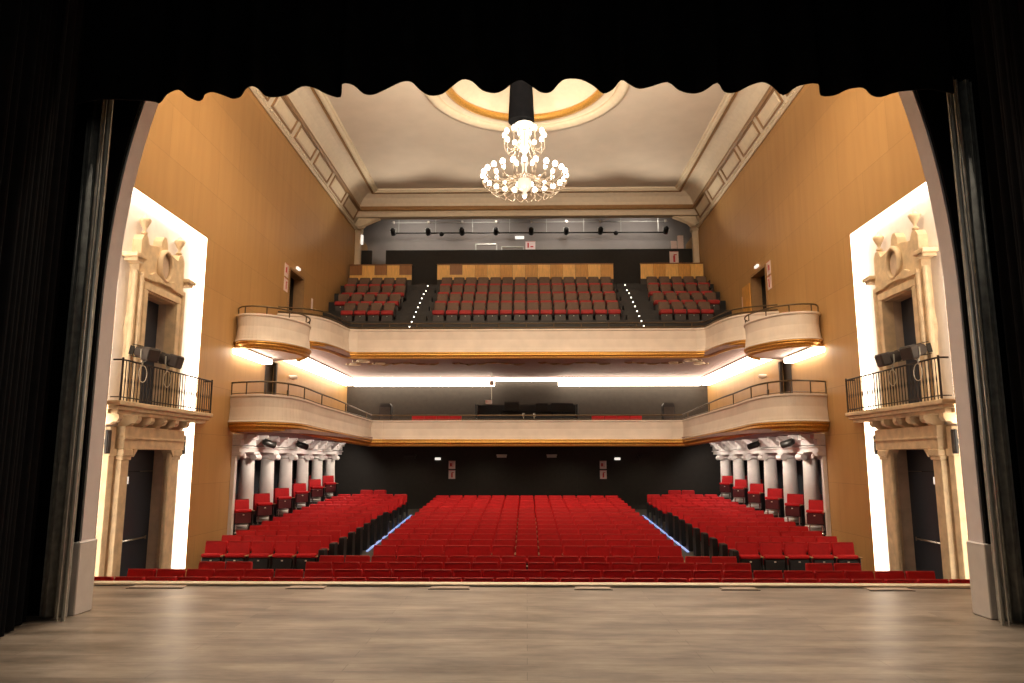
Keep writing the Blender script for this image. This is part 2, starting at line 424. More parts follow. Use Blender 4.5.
# shallow dome in the ceiling
b = MB(); n = 96
prof = [(3.05, 0.0), (2.95, 0.10), (2.62, 0.14), (2.5, 0.34), (2.2, 0.55), (1.6, 0.72), (0.8, 0.82), (0.02, 0.85)]
b.lathe(prof, (CC[0], CC[1], 13.85), n=96, cap=False); struct(b, 'ceiling_dome', 'cream')
b = MB(); b.ring((CC[0], CC[1], 13.85), [(3.38, 0), (3.36, -0.10), (3.2, -0.16), (3.06, -0.08), (3.0, 0.02), (3.1, 0.06)]); struct(b, 'trim_dome_ring', 'mould')
b = MB(); b.ring((CC[0], CC[1], 13.85), [(2.72, 0.10), (2.70, 0.02), (2.62, -0.02), (2.52, 0.02), (2.46, 0.10), (2.5, 0.2), (2.65, 0.2)]); struct(b, 'trim_dome_gilded_ring', 'gold')
# inner frame moulding round the field
def frame_path(b, hx, y0, y1, prof):
    # prof: (inward offset, z)
    cs = [(-hx, y0, 1, 1), (-hx, y1, 1, -1), (hx, y1, -1, -1), (hx, y0, -1, 1)]
    b.loft([[(x+sx*o, y+sy*o, z) for o, z in prof] for x, y, sx, sy in cs], close=True)
b = MB(); frame_path(b, 6.9, 11.8, 31.9, [(0, 13.86), (0, 13.76), (0.04, 13.72), (0.12, 13.72), (0.17, 13.78), (0.22, 13.78), (0.25, 13.86)]); struct(b, 'trim_ceiling_frame', 'mould')
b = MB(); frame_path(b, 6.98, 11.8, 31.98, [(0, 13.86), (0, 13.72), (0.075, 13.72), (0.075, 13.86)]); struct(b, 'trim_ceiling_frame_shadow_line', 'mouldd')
# cove between cornice (7.6, 13.2) and field (6.95, 13.82)
b = MB(); P = [(0, 13.2), (0.06, 13.4), (0.2, 13.6), (0.42, 13.75), (0.68, 13.83), (0.68, 13.95), (0, 13.95)]
frame_path(b, 7.62, 11.0, 32.42, P); struct(b, 'ceiling_cove', 'cream')
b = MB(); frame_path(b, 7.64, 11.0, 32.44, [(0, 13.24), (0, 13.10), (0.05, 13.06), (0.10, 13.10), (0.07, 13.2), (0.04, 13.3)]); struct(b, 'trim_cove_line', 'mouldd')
# frieze: sloping band along each side wall with raised panels
def on_slope(s, y, t, d=0.0):
    # t 0..1 from the wall top (8, 12.45) up to (7.66, 13.2); d = stand-off towards the room
    x = 8.0-0.36*t; z = 12.45+0.72*t
    nx, nz = -0.894*1.0, -0.447
    return (s*(x+nx*d), y, z+nz*d)
for s in (-1, 1):
    b = MB(); b.loft([[on_slope(s, y, 0), on_slope(s, y, 1), (s*8.0, y, 13.3), (s*8.3, y, 13.3), (s*8.3, y, 12.45)] for y in (11.0, 33.9)], close=True)
    fz = struct(b, 'trim_frieze_'+SIDE[s], 'cream')
    b = MB()   # lower moulding
    b.loft([[on_slope(s, y, -0.03), on_slope(s, y, -0.03, 0.07), on_slope(s, y, 0.06, 0.10), on_slope(s, y, 0.12, 0.05), on_slope(s, y, 0.12, 0)] for y in (11.0, 33.7)], close=True)
    b.make('frieze_moulding', 'mould', fz)
    b = MB()
    y = 12.2
    while y < 33.2:
        b.loft([[on_slope(s, yy, 0.13), on_slope(s, yy, 0.13, 0.06), on_slope(s, yy, 0.19, 0.06), on_slope(s, yy, 0.19, 0)] for yy in (y, y+0.09)], close=True)
        y += 0.22
    b.make('dentils', 'mould', fz)
    ybounds = [32.55-2.27*k for k in range(9)]
    for k in range(8):
        y1, y0 = ybounds[k]-0.16, ybounds[k+1]+0.16
        b = MB()
        def bar(ya, yb, ta, tb): b.loft([[on_slope(s, yy, ta), on_slope(s, yy, ta, 0.035), on_slope(s, yy, tb, 0.035), on_slope(s, yy, tb)] for yy in (ya, yb)], close=True)
        bar(y0, y1, 0.26, 0.33); bar(y0, y1, 0.86, 0.93); bar(y0, y0+0.08, 0.33, 0.86); bar(y1-0.08, y1, 0.33, 0.86)
        b.make('frieze_panel_frame', 'mouldd', fz)
        b = MB(); b.loft([[on_slope(s, yy, 0.40), on_slope(s, yy, 0.40, 0.02), on_slope(s, yy, 0.79, 0.02), on_slope(s, yy, 0.79)] for yy in (y0+0.2, y1-0.2)], close=True)
        b.make('frieze_panel', 'mould', fz)
# rear beam and corner pilasters with scroll brackets
b = MB(); b.box(-8, 8, 32.5, 32.85, 12.80, 14.3); b.box(-7.98, 7.98, 32.44, 32.5, 12.80, 12.88); b.box(-7.6, 7.6, 32.46, 32.5, 13.0, 13.05); struct(b, 'trim_rear_beam', 'cream')
for s in (-1, 1):
    b = MB(); b.box(s*7.72, s*7.99, 33.2, 33.45, 9.3, 12.45, 0.02); b.box(s*7.66, s*8.0, 33.16, 33.5, 12.3, 12.5, 0.02); b.box(s*7.66, s*8.0, 32.86, 33.5, 12.5, 13.3); struct(b, 'trim_corner_pilaster_'+SIDE[s], 'mould')
    b = MB()
    c = [(s*(7.7-0.16*t*6), 32.75, 12.42+0.38*(1-math.cos(min(1, t)*pi/2))*1.0+0.08*math.sin(t*pi)) for t in [k/10 for k in range(11)]]
    b.tube(c, 0.085, 8); b.tube([(s*7.62, 32.75, 12.45), (s*7.5, 32.75, 12.36), (s*7.42, 32.75, 12.46), (s*7.5, 32.75, 12.56)], 0.05, 6)
    b.prism([(s*7.75, 12.35), (s*7.3, 12.55), (s*6.8, 12.80), (s*7.75, 12.80)], 32.62, 32.84, 'Y')
    br = struct(b, 'trim_scroll_bracket_'+SIDE[s], 'mould')

# front of the hall above and beside the proscenium (auditorium side)
def arch_x(z):
    if z <= 3.5: return 5.32
    t = min(1.0, (z-3.5)/7.6); return 5.32*math.sqrt(max(0.0, 1-t**2.25))
arch_pts = [(5.32, 0.0), (5.32, 1.5)] + [(arch_x(3.5+7.6*k/28), 3.5+7.6*k/28) for k in range(29)]
full = [(-x, z) for x, z in arch_pts] + [(x, z) for x, z in reversed(arch_pts[:-1])]
b = MB()
def outer_pt(p):
    x, z = p
    return (math.copysign(14, x) if abs(x) > 0.01 else 0.0, z) if z < 3.5 else (math.copysign(5.32, x)*(1.0+(z-3.5)*1.14) if False else (math.copysign(14, x)*(abs(x)/5.32) if abs(x) > 0.01 else 0, 3.5+(14.4-3.5)*((z-3.5)/7.6)))
secs = []
for p in full:
    q = outer_pt(p)
    secs.append([(p[0], 9.0, p[1]), (p[0], 9.28, p[1]), (q[0], 9.28, q[1]), (q[0], 9.0, q[1])])
b.loft(secs, close=True)
struct(b, 'wall_proscenium', 'lilac')
for s in (-1, 1):
    # fill above: corners of the proscenium wall that the arch mesh leaves open
    b = MB(); b.prism([(s*5.0, 14.5), (s*14.2, 3.5), (s*14.2, 14.5)], 9.05, 9.2, 'Y'); struct(b, 'wall_proscenium_corner_'+SIDE[s], 'lilac')
    b = MB(); b.box(s*5.29, s*5.55, 8.93, 9.30, 0.0, 0.84, 0.012); struct(b, 'trim_proscenium_plinth_'+SIDE[s], 'white')
b = MB(); b.box(-8.3, 8.3, 9.3, 11.5, 13.2, 13.5); struct(b, 'ceiling_front', 'cream')

# ================================================================== STONE PORTALS IN THE NICHES
def sym(c, pts):
    # mirrors a half outline (offset from the axis, z) into a closed outline
    return [(c-o, z) for o, z in pts] + [(c+o, z) for o, z in reversed(pts)]
YC = 15.87
for s in (-1, 1):
    sd = SIDE[s]
    xb, xf = s*8.28, s*8.08
    # ---- upper balcony doorway
    t = thing('baroque_doorway', 'carved sandstone doorway with oval opening above the balcony in %s niche' % sd, 'doorway', (s*8.2, YC, 2.95), 'carved doorways')
    W2, H0, H1 = 0.66, 2.95, 5.33       # opening half width, bottom, top
    half = [(W2+0.0, 2.95), (1.0, 2.95), (1.0, 4.2), (1.06, 4.5), (1.0, 4.8), (1.0, 5.75), (1.05, 5.98), (0.98, 6.05), (0.98, 6.40), (0.90, 6.52), (0.80, 6.55), (0.72, 6.48), (0.66, 6.36), (0.40, 6.40), (0.30, 6.43)]
    # left and right jamb + lintel/gable as one outline with the doorway cut out at the bottom
    out = [(YC-o, z) for o, z in half] + [(YC-0.16, 6.44), (YC-0.13, 6.60), (YC-0.05, 6.72), (YC+0.05, 6.72), (YC+0.13, 6.60), (YC+0.16, 6.44)] + [(YC+o, z) for o, z in reversed(half)] + [(YC+W2, 5.33), (YC-W2, 5.33)]
    b = MB(); b.prism(out, xf, xb, 'X'); part(b, 'stone_gable', 'stone', t)
    # inner architrave and its bracketed head
    b = MB()
    b.box(s*8.02, s*8.09, YC-W2-0.17, YC-W2-0.003, 2.95, 5.36, 0.012); b.box(s*8.02, s*8.09, YC+W2+0.003, YC+W2+0.17, 2.95, 5.36, 0.012); b.box(s*8.02, s*8.09, YC-W2-0.17, YC+W2+0.17, 5.36, 5.52, 0.012)
    part(b, 'architrave', 'stone', t)
    b = MB(); b.prism(sym(YC, [(0.95, 5.58), (0.95, 5.68), (0.62, 5.70), (0.45, 5.80), (0.25, 5.74), (0.05, 5.70)]) [:6] + [(YC+0.05, 5.70), (YC+0.25, 5.74), (YC+0.45, 5.80), (YC+0.62, 5.70), (YC+0.95, 5.68), (YC+0.95, 5.58), (YC+0.45, 5.60), (YC+0.25, 5.64), (YC-0.25, 5.64), (YC-0.45, 5.60)], s*8.0, s*8.09, 'X')
    part(b, 'scrolled_hood', 'stone', t)
    for k in (-1, 1):
        # engaged shafts and their little cornices at the side
        b = MB(); b.tube([(s*8.05, YC+k*0.93, 2.97), (s*8.05, YC+k*0.93, 5.6)], 0.055, 10); b.tube([(s*8.12, YC+k*1.08, 2.97), (s*8.12, YC+k*1.08, 5.7)], 0.06, 10); part(b, 'shaft', 'stone', t)
        b = MB(); b.box(s*7.98, s*8.27, YC+k*1.0, YC+k*1.28, 5.86, 5.93, 0.01); b.box(s*7.94, s*8.27, YC+k*0.96, YC+k*1.36, 5.93, 6.02, 0.015); part(b, 'side_cornice', 'stone', t)
    # oval oculus
    b = MB(); n = 28; r1, r2, q1, q2 = 0.27, 0.36, 0.21, 0.30
    secs = []
    for k in range(n+1):
        a = 2*pi*k/n
        secs.append([(s*xx, YC+rr*math.cos(a), 6.05+(rr+0.08)*math.sin(a)) for xx, rr in ((8.09, q1+0.01), (7.99, q1), (7.97, (q1+q2)/2), (8.01, q2), (8.09, q2))])
    b.loft(secs, close=True, caps=False, smooth=True); part(b, 'oculus_ring', 'stone', t)
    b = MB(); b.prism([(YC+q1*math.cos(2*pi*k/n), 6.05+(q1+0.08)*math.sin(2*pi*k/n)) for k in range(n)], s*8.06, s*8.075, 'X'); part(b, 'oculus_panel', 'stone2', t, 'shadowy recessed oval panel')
    # urns
    for k, zz in ((-1, 6.56), (1, 6.56)):
        b = MB(); b.lathe([(0.06, 0), (0.07, 0.03), (0.025, 0.07), (0.05, 0.14), (0.11, 0.26), (0.125, 0.31), (0.10, 0.335), (0.05, 0.36), (0.02, 0.42), (0.005, 0.45)], (s*8.14, YC+k*0.80, zz), 14)
        part(b, 'urn', 'stone', t)
    # deep reveal and door leaf of the balcony door
    b = MB()
    b.box(s*8.085, s*8.75, YC+W2+0.001, YC+W2+0.12, 2.94, 5.45); b.box(s*8.085, s*8.75, YC-W2-0.12, YC-W2-0.001, 2.94, 5.45); b.box(s*8.085, s*8.75, YC-W2, YC+W2, 5.331, 5.45)
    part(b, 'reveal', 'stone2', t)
    b = MB(); b.box(s*8.46, s*8.52, YC-W2, YC+W2, 2.94, 5.33); part(b, 'door_leaf', 'navy', t, 'dark navy door leaf')
    # ---- lower portal
    p = thing('stone_portal', 'sandstone portal with pilasters framing the dark stalls door in %s niche' % sd, 'portal', (s*8.2, YC, -0.98), 'stalls door portals')
    Y0, Y1 = 14.78, 17.25
    OY0, OY1 = 15.08, 16.92
    b = MB(); b.box(s*8.04, s*8.28, Y0-0.02, Y1+0.14, 2.02, 2.48, 0.01); b.box(s*8.01, s*8.28, Y0-0.05, Y1+0.17, 2.22, 2.26, 0.005)
    part(b, 'lintel', 'stone', p)
    for (a, c, e) in ((Y0, OY0, 1), (OY1, Y1, -1)):
        b = MB(); b.box(s*8.08, s*8.28, a, c, -1.0, 1.80, 0.01); b.box(s*8.04, s*8.28, a-0.03, c+0.03, -1.0, -0.72, 0.01)
        part(b, 'pilaster', 'stone', p)
        b = MB(); b.box(s*8.05, s*8.28, a-0.03, c+0.03, 1.80, 1.88, 0.015); b.box(s*8.02, s*8.28, a-0.05, c+0.05, 1.88, 2.02, 0.02)
        (b.prism([(c+0.05, 2.02), (c+0.20, 2.02), (c+0.05, 1.86)], s*8.02, s*8.25, 'X') if e > 0 else b.prism([(a-0.05, 2.02), (a-0.20, 2.02), (a-0.05, 1.86)], s*8.02, s*8.25, 'X'))
        part(b, 'capital', 'stone', p)
    b = MB(); b.box(s*8.1, s*8.80, OY1+0.001, OY1+0.1, -1.0, 2.1); b.box(s*8.1, s*8.8, OY0-0.1, OY0-0.001, -1.0, 2.1); b.box(s*8.1, s*8.8, OY0, OY1, 2.021, 2.1)
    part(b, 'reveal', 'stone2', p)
    b = MB(); b.box(s*8.16, s*8.279, 14.46, 14.66, -1.0, 2.45, 0.01); b.box(s*8.13, s*8.279, 14.43, 14.69, 1.88, 2.02, 0.01); part(b, 'outer_pilaster', 'stone', p)
    b = MB(); b.box(s*8.06, s*8.16, OY1-0.14, OY1-0.001, -1.0, 2.0, 0.02); part(b, 'inner_jamb', 'stone', p)
    dl = MB(); dl.box(s*8.50, s*8.56, OY0, OY1, -1.0, 1.55); dl.box(s*8.50, s*8.58, OY0, OY1, 1.56, 2.02); dl = part(dl, 'door_leaf', 'navy', p, 'dark navy door leaf')
    b = MB(); b.tube([(s*8.44, OY0+0.2, 0.12), (s*8.44, OY1-0.25, 0.12)], 0.025, 8); b.box(s*8.42, s*8.50, OY0+0.18, OY0+0.24, 0.08, 0.16); b.box(s*8.42, s*8.50, OY1-0.3, OY1-0.24, 0.08, 0.16)
    o = b.make('push_bar', 'chrome', dl); 
    b = MB(); b.box(s*8.47, s*8.50, 15.6, 15.85, 1.30, 1.45); b.make('exit_plate', 'emerg', dl)
    # small black wall speaker on each side of the portal
    for k, yy in enumerate((14.34, 17.55)):
        b = MB(); b.box(s*8.10, s*8.16, yy-0.07, yy+0.07, 1.92, 2.38, 0.015)
        o = b.make('wall_speaker', 'blackp'); tag(o, 'small black speaker on the %s side of the %s-hand stone portal' % ('stage' if k == 0 else 'audience', sd), 'speaker', 'portal speakers')
        b = MB(); b.box(s*8.16, s*8.28, yy-0.03, yy+0.03, 2.1, 2.2); b.make('bracket', 'blackm', o)
        b = MB(); b.box(s*8.092, s*8.102, yy-0.045, yy+0.045, 1.96, 2.34); b.make('grille', 'char', o)
    # ---- balcony slab with corbels and iron railing
    q = thing('stone_balcony', 'small sandstone balcony with iron railing projecting from the %s niche' % sd, 'balcony', (s*8.0, YC, 2.6), 'niche balconies')
    xr = 7.79; BY0, BY1 = 14.0, 18.15
    b = MB()
    for (x_, ya, yb, z0, z1) in ((xr-0.05, BY0-0.05, BY1+0.05, 2.84, 2.93), (xr+0.0, BY0, BY1, 2.76, 2.84), (xr+0.06, BY0+0.1, BY1-0.1, 2.68, 2.76)):
        b.box(s*x_, s*8.0, ya, yb, z0, z1, 0.015)
    b.box(s*8.0, s*8.28, NY0+0.03, NY1-0.03, 2.68, 2.93)
    part(b, 'slab', 'stone', q)
    for yy in (14.25, 14.95, 15.5, 16.05, 16.6, 17.15):
        b = MB(); prof = [(s*8.27, 2.68), (s*(xr+0.08), 2.68), (s*(xr+0.07), 2.60), (s*(xr+0.12), 2.54), (s*(xr+0.20), 2.53), (s*(xr+0.25), 2.485), (s*8.27, 2.48)]
        b.prism(prof, yy-0.075, yy+0.075, 'Y'); part(b, 'corbel', 'stone', q)
    rl = MB(); rl.tube([(s*7.98, BY0+0.03, 3.72), (s*(xr), BY0+0.03, 3.72), (s*(xr), BY1-0.03, 3.72), (s*7.98, BY1-0.03, 3.72)], 0.018, 8)
    rl.tube([(s*7.98, BY0+0.03, 3.0), (s*(xr), BY0+0.03, 3.0), (s*(xr), BY1-0.03, 3.0), (s*7.98, BY1-0.03, 3.0)], 0.013, 6)
    rl.tube([(s*(xr), BY0+0.03, 2.9), (s*(xr), BY0+0.03, 3.76)], 0.022, 8); rl.tube([(s*(xr), BY1-0.03, 2.9), (s*(xr), BY1-0.03, 3.76)], 0.022, 8)
    rl = part(rl, 'railing', 'iron', q)
    nb = 34
    for k in range(1, nb):
        yy = BY0+0.03+(BY1-BY0-0.06)*k/nb
        b = MB(); b.tube([(s*xr, yy, 2.93), (s*xr, yy, 3.25), (s*xr, yy, 3.32), (s*xr, yy, 3.39), (s*xr, yy, 3.72)], [0.010, 0.010, 0.017, 0.010, 0.010], 6); b.make('baluster', 'iron', rl).matrix_parent_inverse = Matrix.Identity(4)
    # spotlights clamped on the railing
    for k, (yy, tilt) in enumerate(((14.72, 0.35), (15.75, 0.1))):
        sp = thing('stage_spotlight', 'grey stage spotlight clamped on %s balcony railing, %s from the stage' % (sd, ('nearer', 'farther')[k]), 'spotlight', (s*7.78, yy, 3.78), 'balcony spotlights')
        mt = Matrix.Translation((s*7.73, yy, 3.94)) @ Matrix.Rotation(s*(-1.25-0.3*k), 4, 'Z') @ Matrix.Rotation(pi/2+0.25, 4, 'X') @ Matrix.Diagonal((1.15, 1.15, 0.85, 1))
        b = MB(); b.lathe([(0.085, -0.24), (0.10, -0.23), (0.105, -0.02), (0.12, 0.0), (0.12, 0.08)], n=16, mtx=mt); b.box(-0.13, 0.13, -0.12, 0.12, 0.06, 0.30, 0.03, mtx=mt); part(b, 'housing', 'char', sp)
        b = MB(); b.lathe([(0.08, -0.252), (0.085, -0.246)], n=16, mtx=mt); part(b, 'lens', 'steel', sp)
        b = MB()
        for a in (0, pi/2, pi, 3*pi/2):
            b.box(-0.08, 0.08, 0.10, 0.11, -0.36, -0.22, mtx=mt @ Matrix.Rotation(a, 4, 'Z'))
        part(b, 'barn_doors', 'blackm', sp)
        b = MB(); b.tube([(s*7.73, yy-0.17, 4.0), (s*7.73, yy-0.17, 3.84), (s*7.76, yy, 3.76), (s*7.73, yy+0.17, 3.84), (s*7.73, yy+0.17, 4.0)], 0.014, 6); b.tube([(s*7.78, yy, 3.7), (s*7.78, yy, 3.78)], 0.025, 8); part(b, 'yoke', 'steel', sp)
        b = MB(); pts = [(s*7.76, yy+0.16*math.sin(a)+0.02, 3.52+0.17*math.cos(a)) for a in [2*pi*j/14 for j in range(15)]]; b.tube(pts, 0.008, 6, cap=False); part(b, 'cable', 'tag', sp, 'pale looped cable')

# ================================================================== BALCONIES
def fascia_secs(path, prof, s=1):
    # path: (x, y, ztop, zbot) from wall to centre (left side, x<0); prof: (outward offset, v) v=0 bottom..1 top; offset>0 towards stage
    n = len(path); secs = []
    for i, (x, y, zt, zb) in enumerate(path):
        x0, y0 = path[max(i-1, 0)][:2]; x1, y1 = path[min(i+1, n-1)][:2]
        tx, ty = x1-x0, y1-y0; l = math.hypot(tx, ty); tx /= l; ty /= l
        nx, ny = ty, -tx           # right-hand normal of the travel direction
        if i == 0 or i == n-1: nx, ny = (0, -1) if i == n-1 else (nx, ny)
        secs.append([(x+nx*o, y+ny*o, zb+(zt-zb)*v) for o, v in prof])
    return secs
def smooth_path(pts, sub=5):
    # Catmull-Rom through the points
    out = []
    n = len(pts)
    for i in range(n-1):
        p0, p1, p2, p3 = pts[max(i-1, 0)], pts[i], pts[i+1], pts[min(i+2, n-1)]
        for k in range(sub):
            t = k/sub
            out.append(tuple(0.5*(2*b_+(c_-a_)*t+(2*a_-5*b_+4*c_-d_)*t*t+(3*b_-a_-3*c_+d_)*t**3) for a_, b_, c_, d_ in zip(p0, p1, p2, p3)))
    out.append(pts[-1])
    return out
def mirror(path): return path + [(-x, *r) for x, *r in reversed(path[:-1] if abs(path[-1][0]) < 1e-6 else path)]

FPROF = [(0.0, 1.0), (0.05, 1.0), (0.05, 0.94), (0.02, 0.90), (0.0, 0.55), (0.03, 0.2), (0.05, 0.06), (0.09, 0.03), (0.09, 0.0), (-0.12, 0.0), (-0.12, 1.0)]
GPROF = [(0.075, 1.0), (0.085, 0.85), (0.04, 0.75), (0.05, 0.55), (0.02, 0.45), (-0.02, 0.3), (-0.02, 0.15), (-0.06, 0.1), (-0.08, 0.0), (-0.14, 0.0), (-0.14, 1.0)]

# --- lower balcony: one continuous front
low = [(-7.99, 19.85, 3.53, 2.80), (-7.5, 19.62, 3.53, 2.80), (-6.95, 19.55, 3.53, 2.80), (-6.45, 19.85, 3.50, 2.79), (-6.2, 20.5, 3.46, 2.77), (-6.12, 22.0, 3.40, 2.72), (-5.94, 24.2, 3.33, 2.64), (-5.76, 26.6, 3.26, 2.57)]
lows = smooth_path(low) + [(-5.70, 27.2, 3.24, 2.55), (-5.3, 27.35, 3.24, 2.55)]
lowfull = lows + [(-x, *r) for x, *r in reversed(lows)]
lb = thing('lower_balcony', 'cream fronted lower balcony on the columns, running round the hall under the light coves', 'balcony', (0, 27, 2.5))
b = MB(); b.loft(fascia_secs(lowfull, FPROF), close=True); part(b, 'fascia', 'fascia', lb)
lowg = [(x, y, zb+0.001, zb-0.26) for x, y, zt, zb in lowfull]
b = MB(); b.loft(fascia_secs(lowg, GPROF), close=True); part(b, 'gilded_moulding', 'gold', lb, 'gilded moulding')
# deck
deck = [(x*0.985, y+0.12) for x, y, *_ in lowfull]
b = MB(); b.prism(deck+[(8.0, 32.8), (-8.0, 32.8)], 2.52, 2.62, 'Z'); part(b, 'deck', 'soffit', lb)
# handrail on posts
rail = [(x*1.0, y+0.02, zt+0.34 if y < 23 else zt+0.34-0.035*(y-23)) for x, y, zt, zb in lowfull]
hr = MB(); hr.tube(rail, 0.024, 8); hr.tube([(x, y, z-(0.30 if y < 23 else 0.30-0.035*(y-23))) for x, y, z in rail], 0.012, 6); hr = part(hr, 'handrail', 'bronze', lb, 'bronze handrail')
for i, (x, y, z) in enumerate(rail):
    zt = lowfull[i][2]
    if i % 5 == 0 and i < len(rail):
        b = MB(); b.tube([(x, y, zt), (x, y, z)], 0.018, 6); b.make('rail_post', 'bronze', hr)
# --- upper balcony: boxes + centre
ub = thing('upper_balcony', 'cream fronted upper balcony with raked seats, above the lower balcony', 'balcony', (0, 26, 5.4))
up2 = smooth_path([(-7.9, 22.9, 6.4, 5.57), (-7.4, 23.1, 6.4, 5.57), (-6.92, 23.4, 6.4, 5.57), (-6.62, 23.9, 6.4, 5.57), (-6.45, 24.7, 6.4, 5.57), (-6.38, 25.4, 6.4, 5.57)], 4) + [(-6.30, 25.78, 6.4, 5.57), (-6.0, 25.9, 6.4, 5.57), (-5.0, 25.92, 6.4, 5.57), (-2, 25.95, 6.4, 5.57)]
up2f = up2 + [(-x, *r) for x, *r in reversed(up2)]
b = MB(); b.loft(fascia_secs(up2f, FPROF), close=True); part(b, 'fascia', 'fascia', ub)
b = MB(); b.loft(fascia_secs([(x, y, zb+0.001, zb-0.22) for x, y, zt, zb in up2f], GPROF), close=True); part(b, 'gilded_moulding', 'gold', ub, 'gilded moulding')
b = MB(); b.prism([(x*0.985, y+0.12) for x, y, *_ in up2f]+[(8.0, 32.8), (-8.0, 32.8)], 5.40, 5.55, 'Z'); part(b, 'soffit', 'soffit', ub)
# stucco garland on the soffit
b = MB()
for k in range(26):
    x0 = -6.0+k*0.46; yy = 27.6+0.25*math.sin(k*1.7); 
    if k % 7 != 6: b.tube([(x0+0.0, yy, 5.39), (x0+0.12, yy+0.1*math.sin(k), 5.37), (x0+0.26, yy-0.08, 5.37), (x0+0.42, 27.6+0.25*math.sin((k+1)*1.7), 5.39)], [0.03, 0.04, 0.035, 0.02], 6)
part(b, 'stucco_garland', 'mouldd', ub, 'brown stucco garland')
for s in (-1, 1):
    b = MB()
    for (cx_, cy_, r) in ((6.0, 26.7, 0.35), (5.5, 27.4, 0.25), (6.5, 27.6, 0.3)):
        b.tube([(s*(cx_+r*math.cos(a)*(1-a/12)), cy_+r*math.sin(a)*(1-a/12), 5.37) for a in [j*0.5 for j in range(14)]], 0.035, 6)
    part(b, 'stucco_scroll', 'mould', ub)
rail2 = [(x, y+0.05, 6.62) for x, y, *_ in up2f]
hr = MB(); hr.tube(rail2, 0.022, 8); hr.tube([(x, y, 6.46) for x, y, _ in rail2], 0.03, 6); hr = part(hr, 'handrail', 'bronze', ub, 'bronze handrail')
for k in range(-6, 7):
    b = MB(); b.tube([(k*0.98, 26.0, 6.4), (k*0.98, 26.0, 6.62)], 0.02, 6); b.make('rail_post', 'bronze', hr)
# raked steps
ROWY = [27.75+0.8*k for k in range(4)]; ROWZ = [7.02+0.54*k for k in range(4)]
b = MB(); b.box(-7.98, 7.98, 26.1, 27.55, 5.56, 5.9)
prof = [(27.55, 5.56), (27.55, 7.02)]
for k in range(4):
    if k: prof += [(27.55+0.8*k, ROWZ[k-1]), (27.55+0.8*k, ROWZ[k])]
prof += [(30.9, ROWZ[3]), (30.9, 9.2), (32.6, 9.2), (36.0, 9.2), (36.0, 9.0), (33.05, 5.65), (33.0, 5.56)]
b.prism(prof, -7.98, 7.98, 'X'); struct(b, 'floor_upper_balcony', 'darkfloor')
# the first boxes, one step lower
for s in (-1, 1):
    bx = smooth_path([(-s*x, y, 5.74, 4.99) for x, y in ((-7.99, 20.0), (-7.75, 19.68), (-7.3, 19.66), (-6.85, 19.98), (-6.57, 20.55), (-6.42, 21.25), (-6.58, 21.95), (-7.0, 22.5))], 5)
    t = thing('side_box', 'rounded cream box balcony bulging from the %s wall nearest the stage' % SIDE[s], 'balcony', (s*7.2, 21, 4.8), 'side boxes')
    pth = bx if s < 0 else list(reversed(bx))
    b = MB(); b.loft(fascia_secs(pth, FPROF), close=True) 
    part(b, 'fascia', 'fascia', t)
    b = MB(); b.loft(fascia_secs([(x, y, zb+0.001, zb-0.2) for x, y, zt, zb in pth], GPROF), close=True); part(b, 'gilded_moulding', 'gold', t, 'gilded moulding')
    b = MB(); b.prism([(x-(s*0.0), y+0.05) for x, y, *_ in bx]+[(s*7.99, 22.85)], 4.86, 4.95, 'Z'); part(b, 'deck', 'lilac', t)
    b = MB(); rp = [(x, y+0.03, 5.95) for x, y, *_ in bx]; b.tube(rp, 0.022, 8)
    for k in range(0, len(rp), 6): b.tube([(rp[k][0], rp[k][1], 5.74), rp[k]], 0.018, 6)
    part(b, 'handrail', 'bronze', t, 'bronze handrail')

# LED coves of the lower balcony
def cove(name, label, x0, x1, y0, y1, z0, z1):
    t = thing(name, label, 'light cove', ((x0+x1)/2, (y0+y1)/2, z0), 'light coves under the upper balcony')
    b = MB(); b.box(x0, x1, y0, y1, z0, z1, 0.01); part(b, 'diffuser', 'cove', t)
    b = MB(); b.box(x0+0.01, x1-0.01, y0+0.01, y1-0.01, z1, z1+0.03); part(b, 'mount', 'mould', t)
for s in (-1, 1):
    cove('light_cove', 'glowing cove high on %s lower balcony wall, between stage end and door' % SIDE[s], *sorted((s*7.70, s*7.99)), 19.75, 22.1, 4.66, 4.80)
    cove('light_cove', 'long glowing cove high on %s lower balcony wall, beyond the door' % SIDE[s], *sorted((s*7.66, s*7.99)), 23.6, 32.3, 5.02, 5.34)
    cove('light_cove', 'broad glowing cove on rear lower balcony wall, %s of the sound desk' % SIDE[s], *sorted((s*1.4, s*7.6)), 32.2, 32.6, 5.02, 5.36)
cove('light_cove', 'thin glowing cove above the sound desk on rear lower balcony wall', -1.38, 1.38, 32.5, 32.75, 5.26, 5.37)
cove2 = None

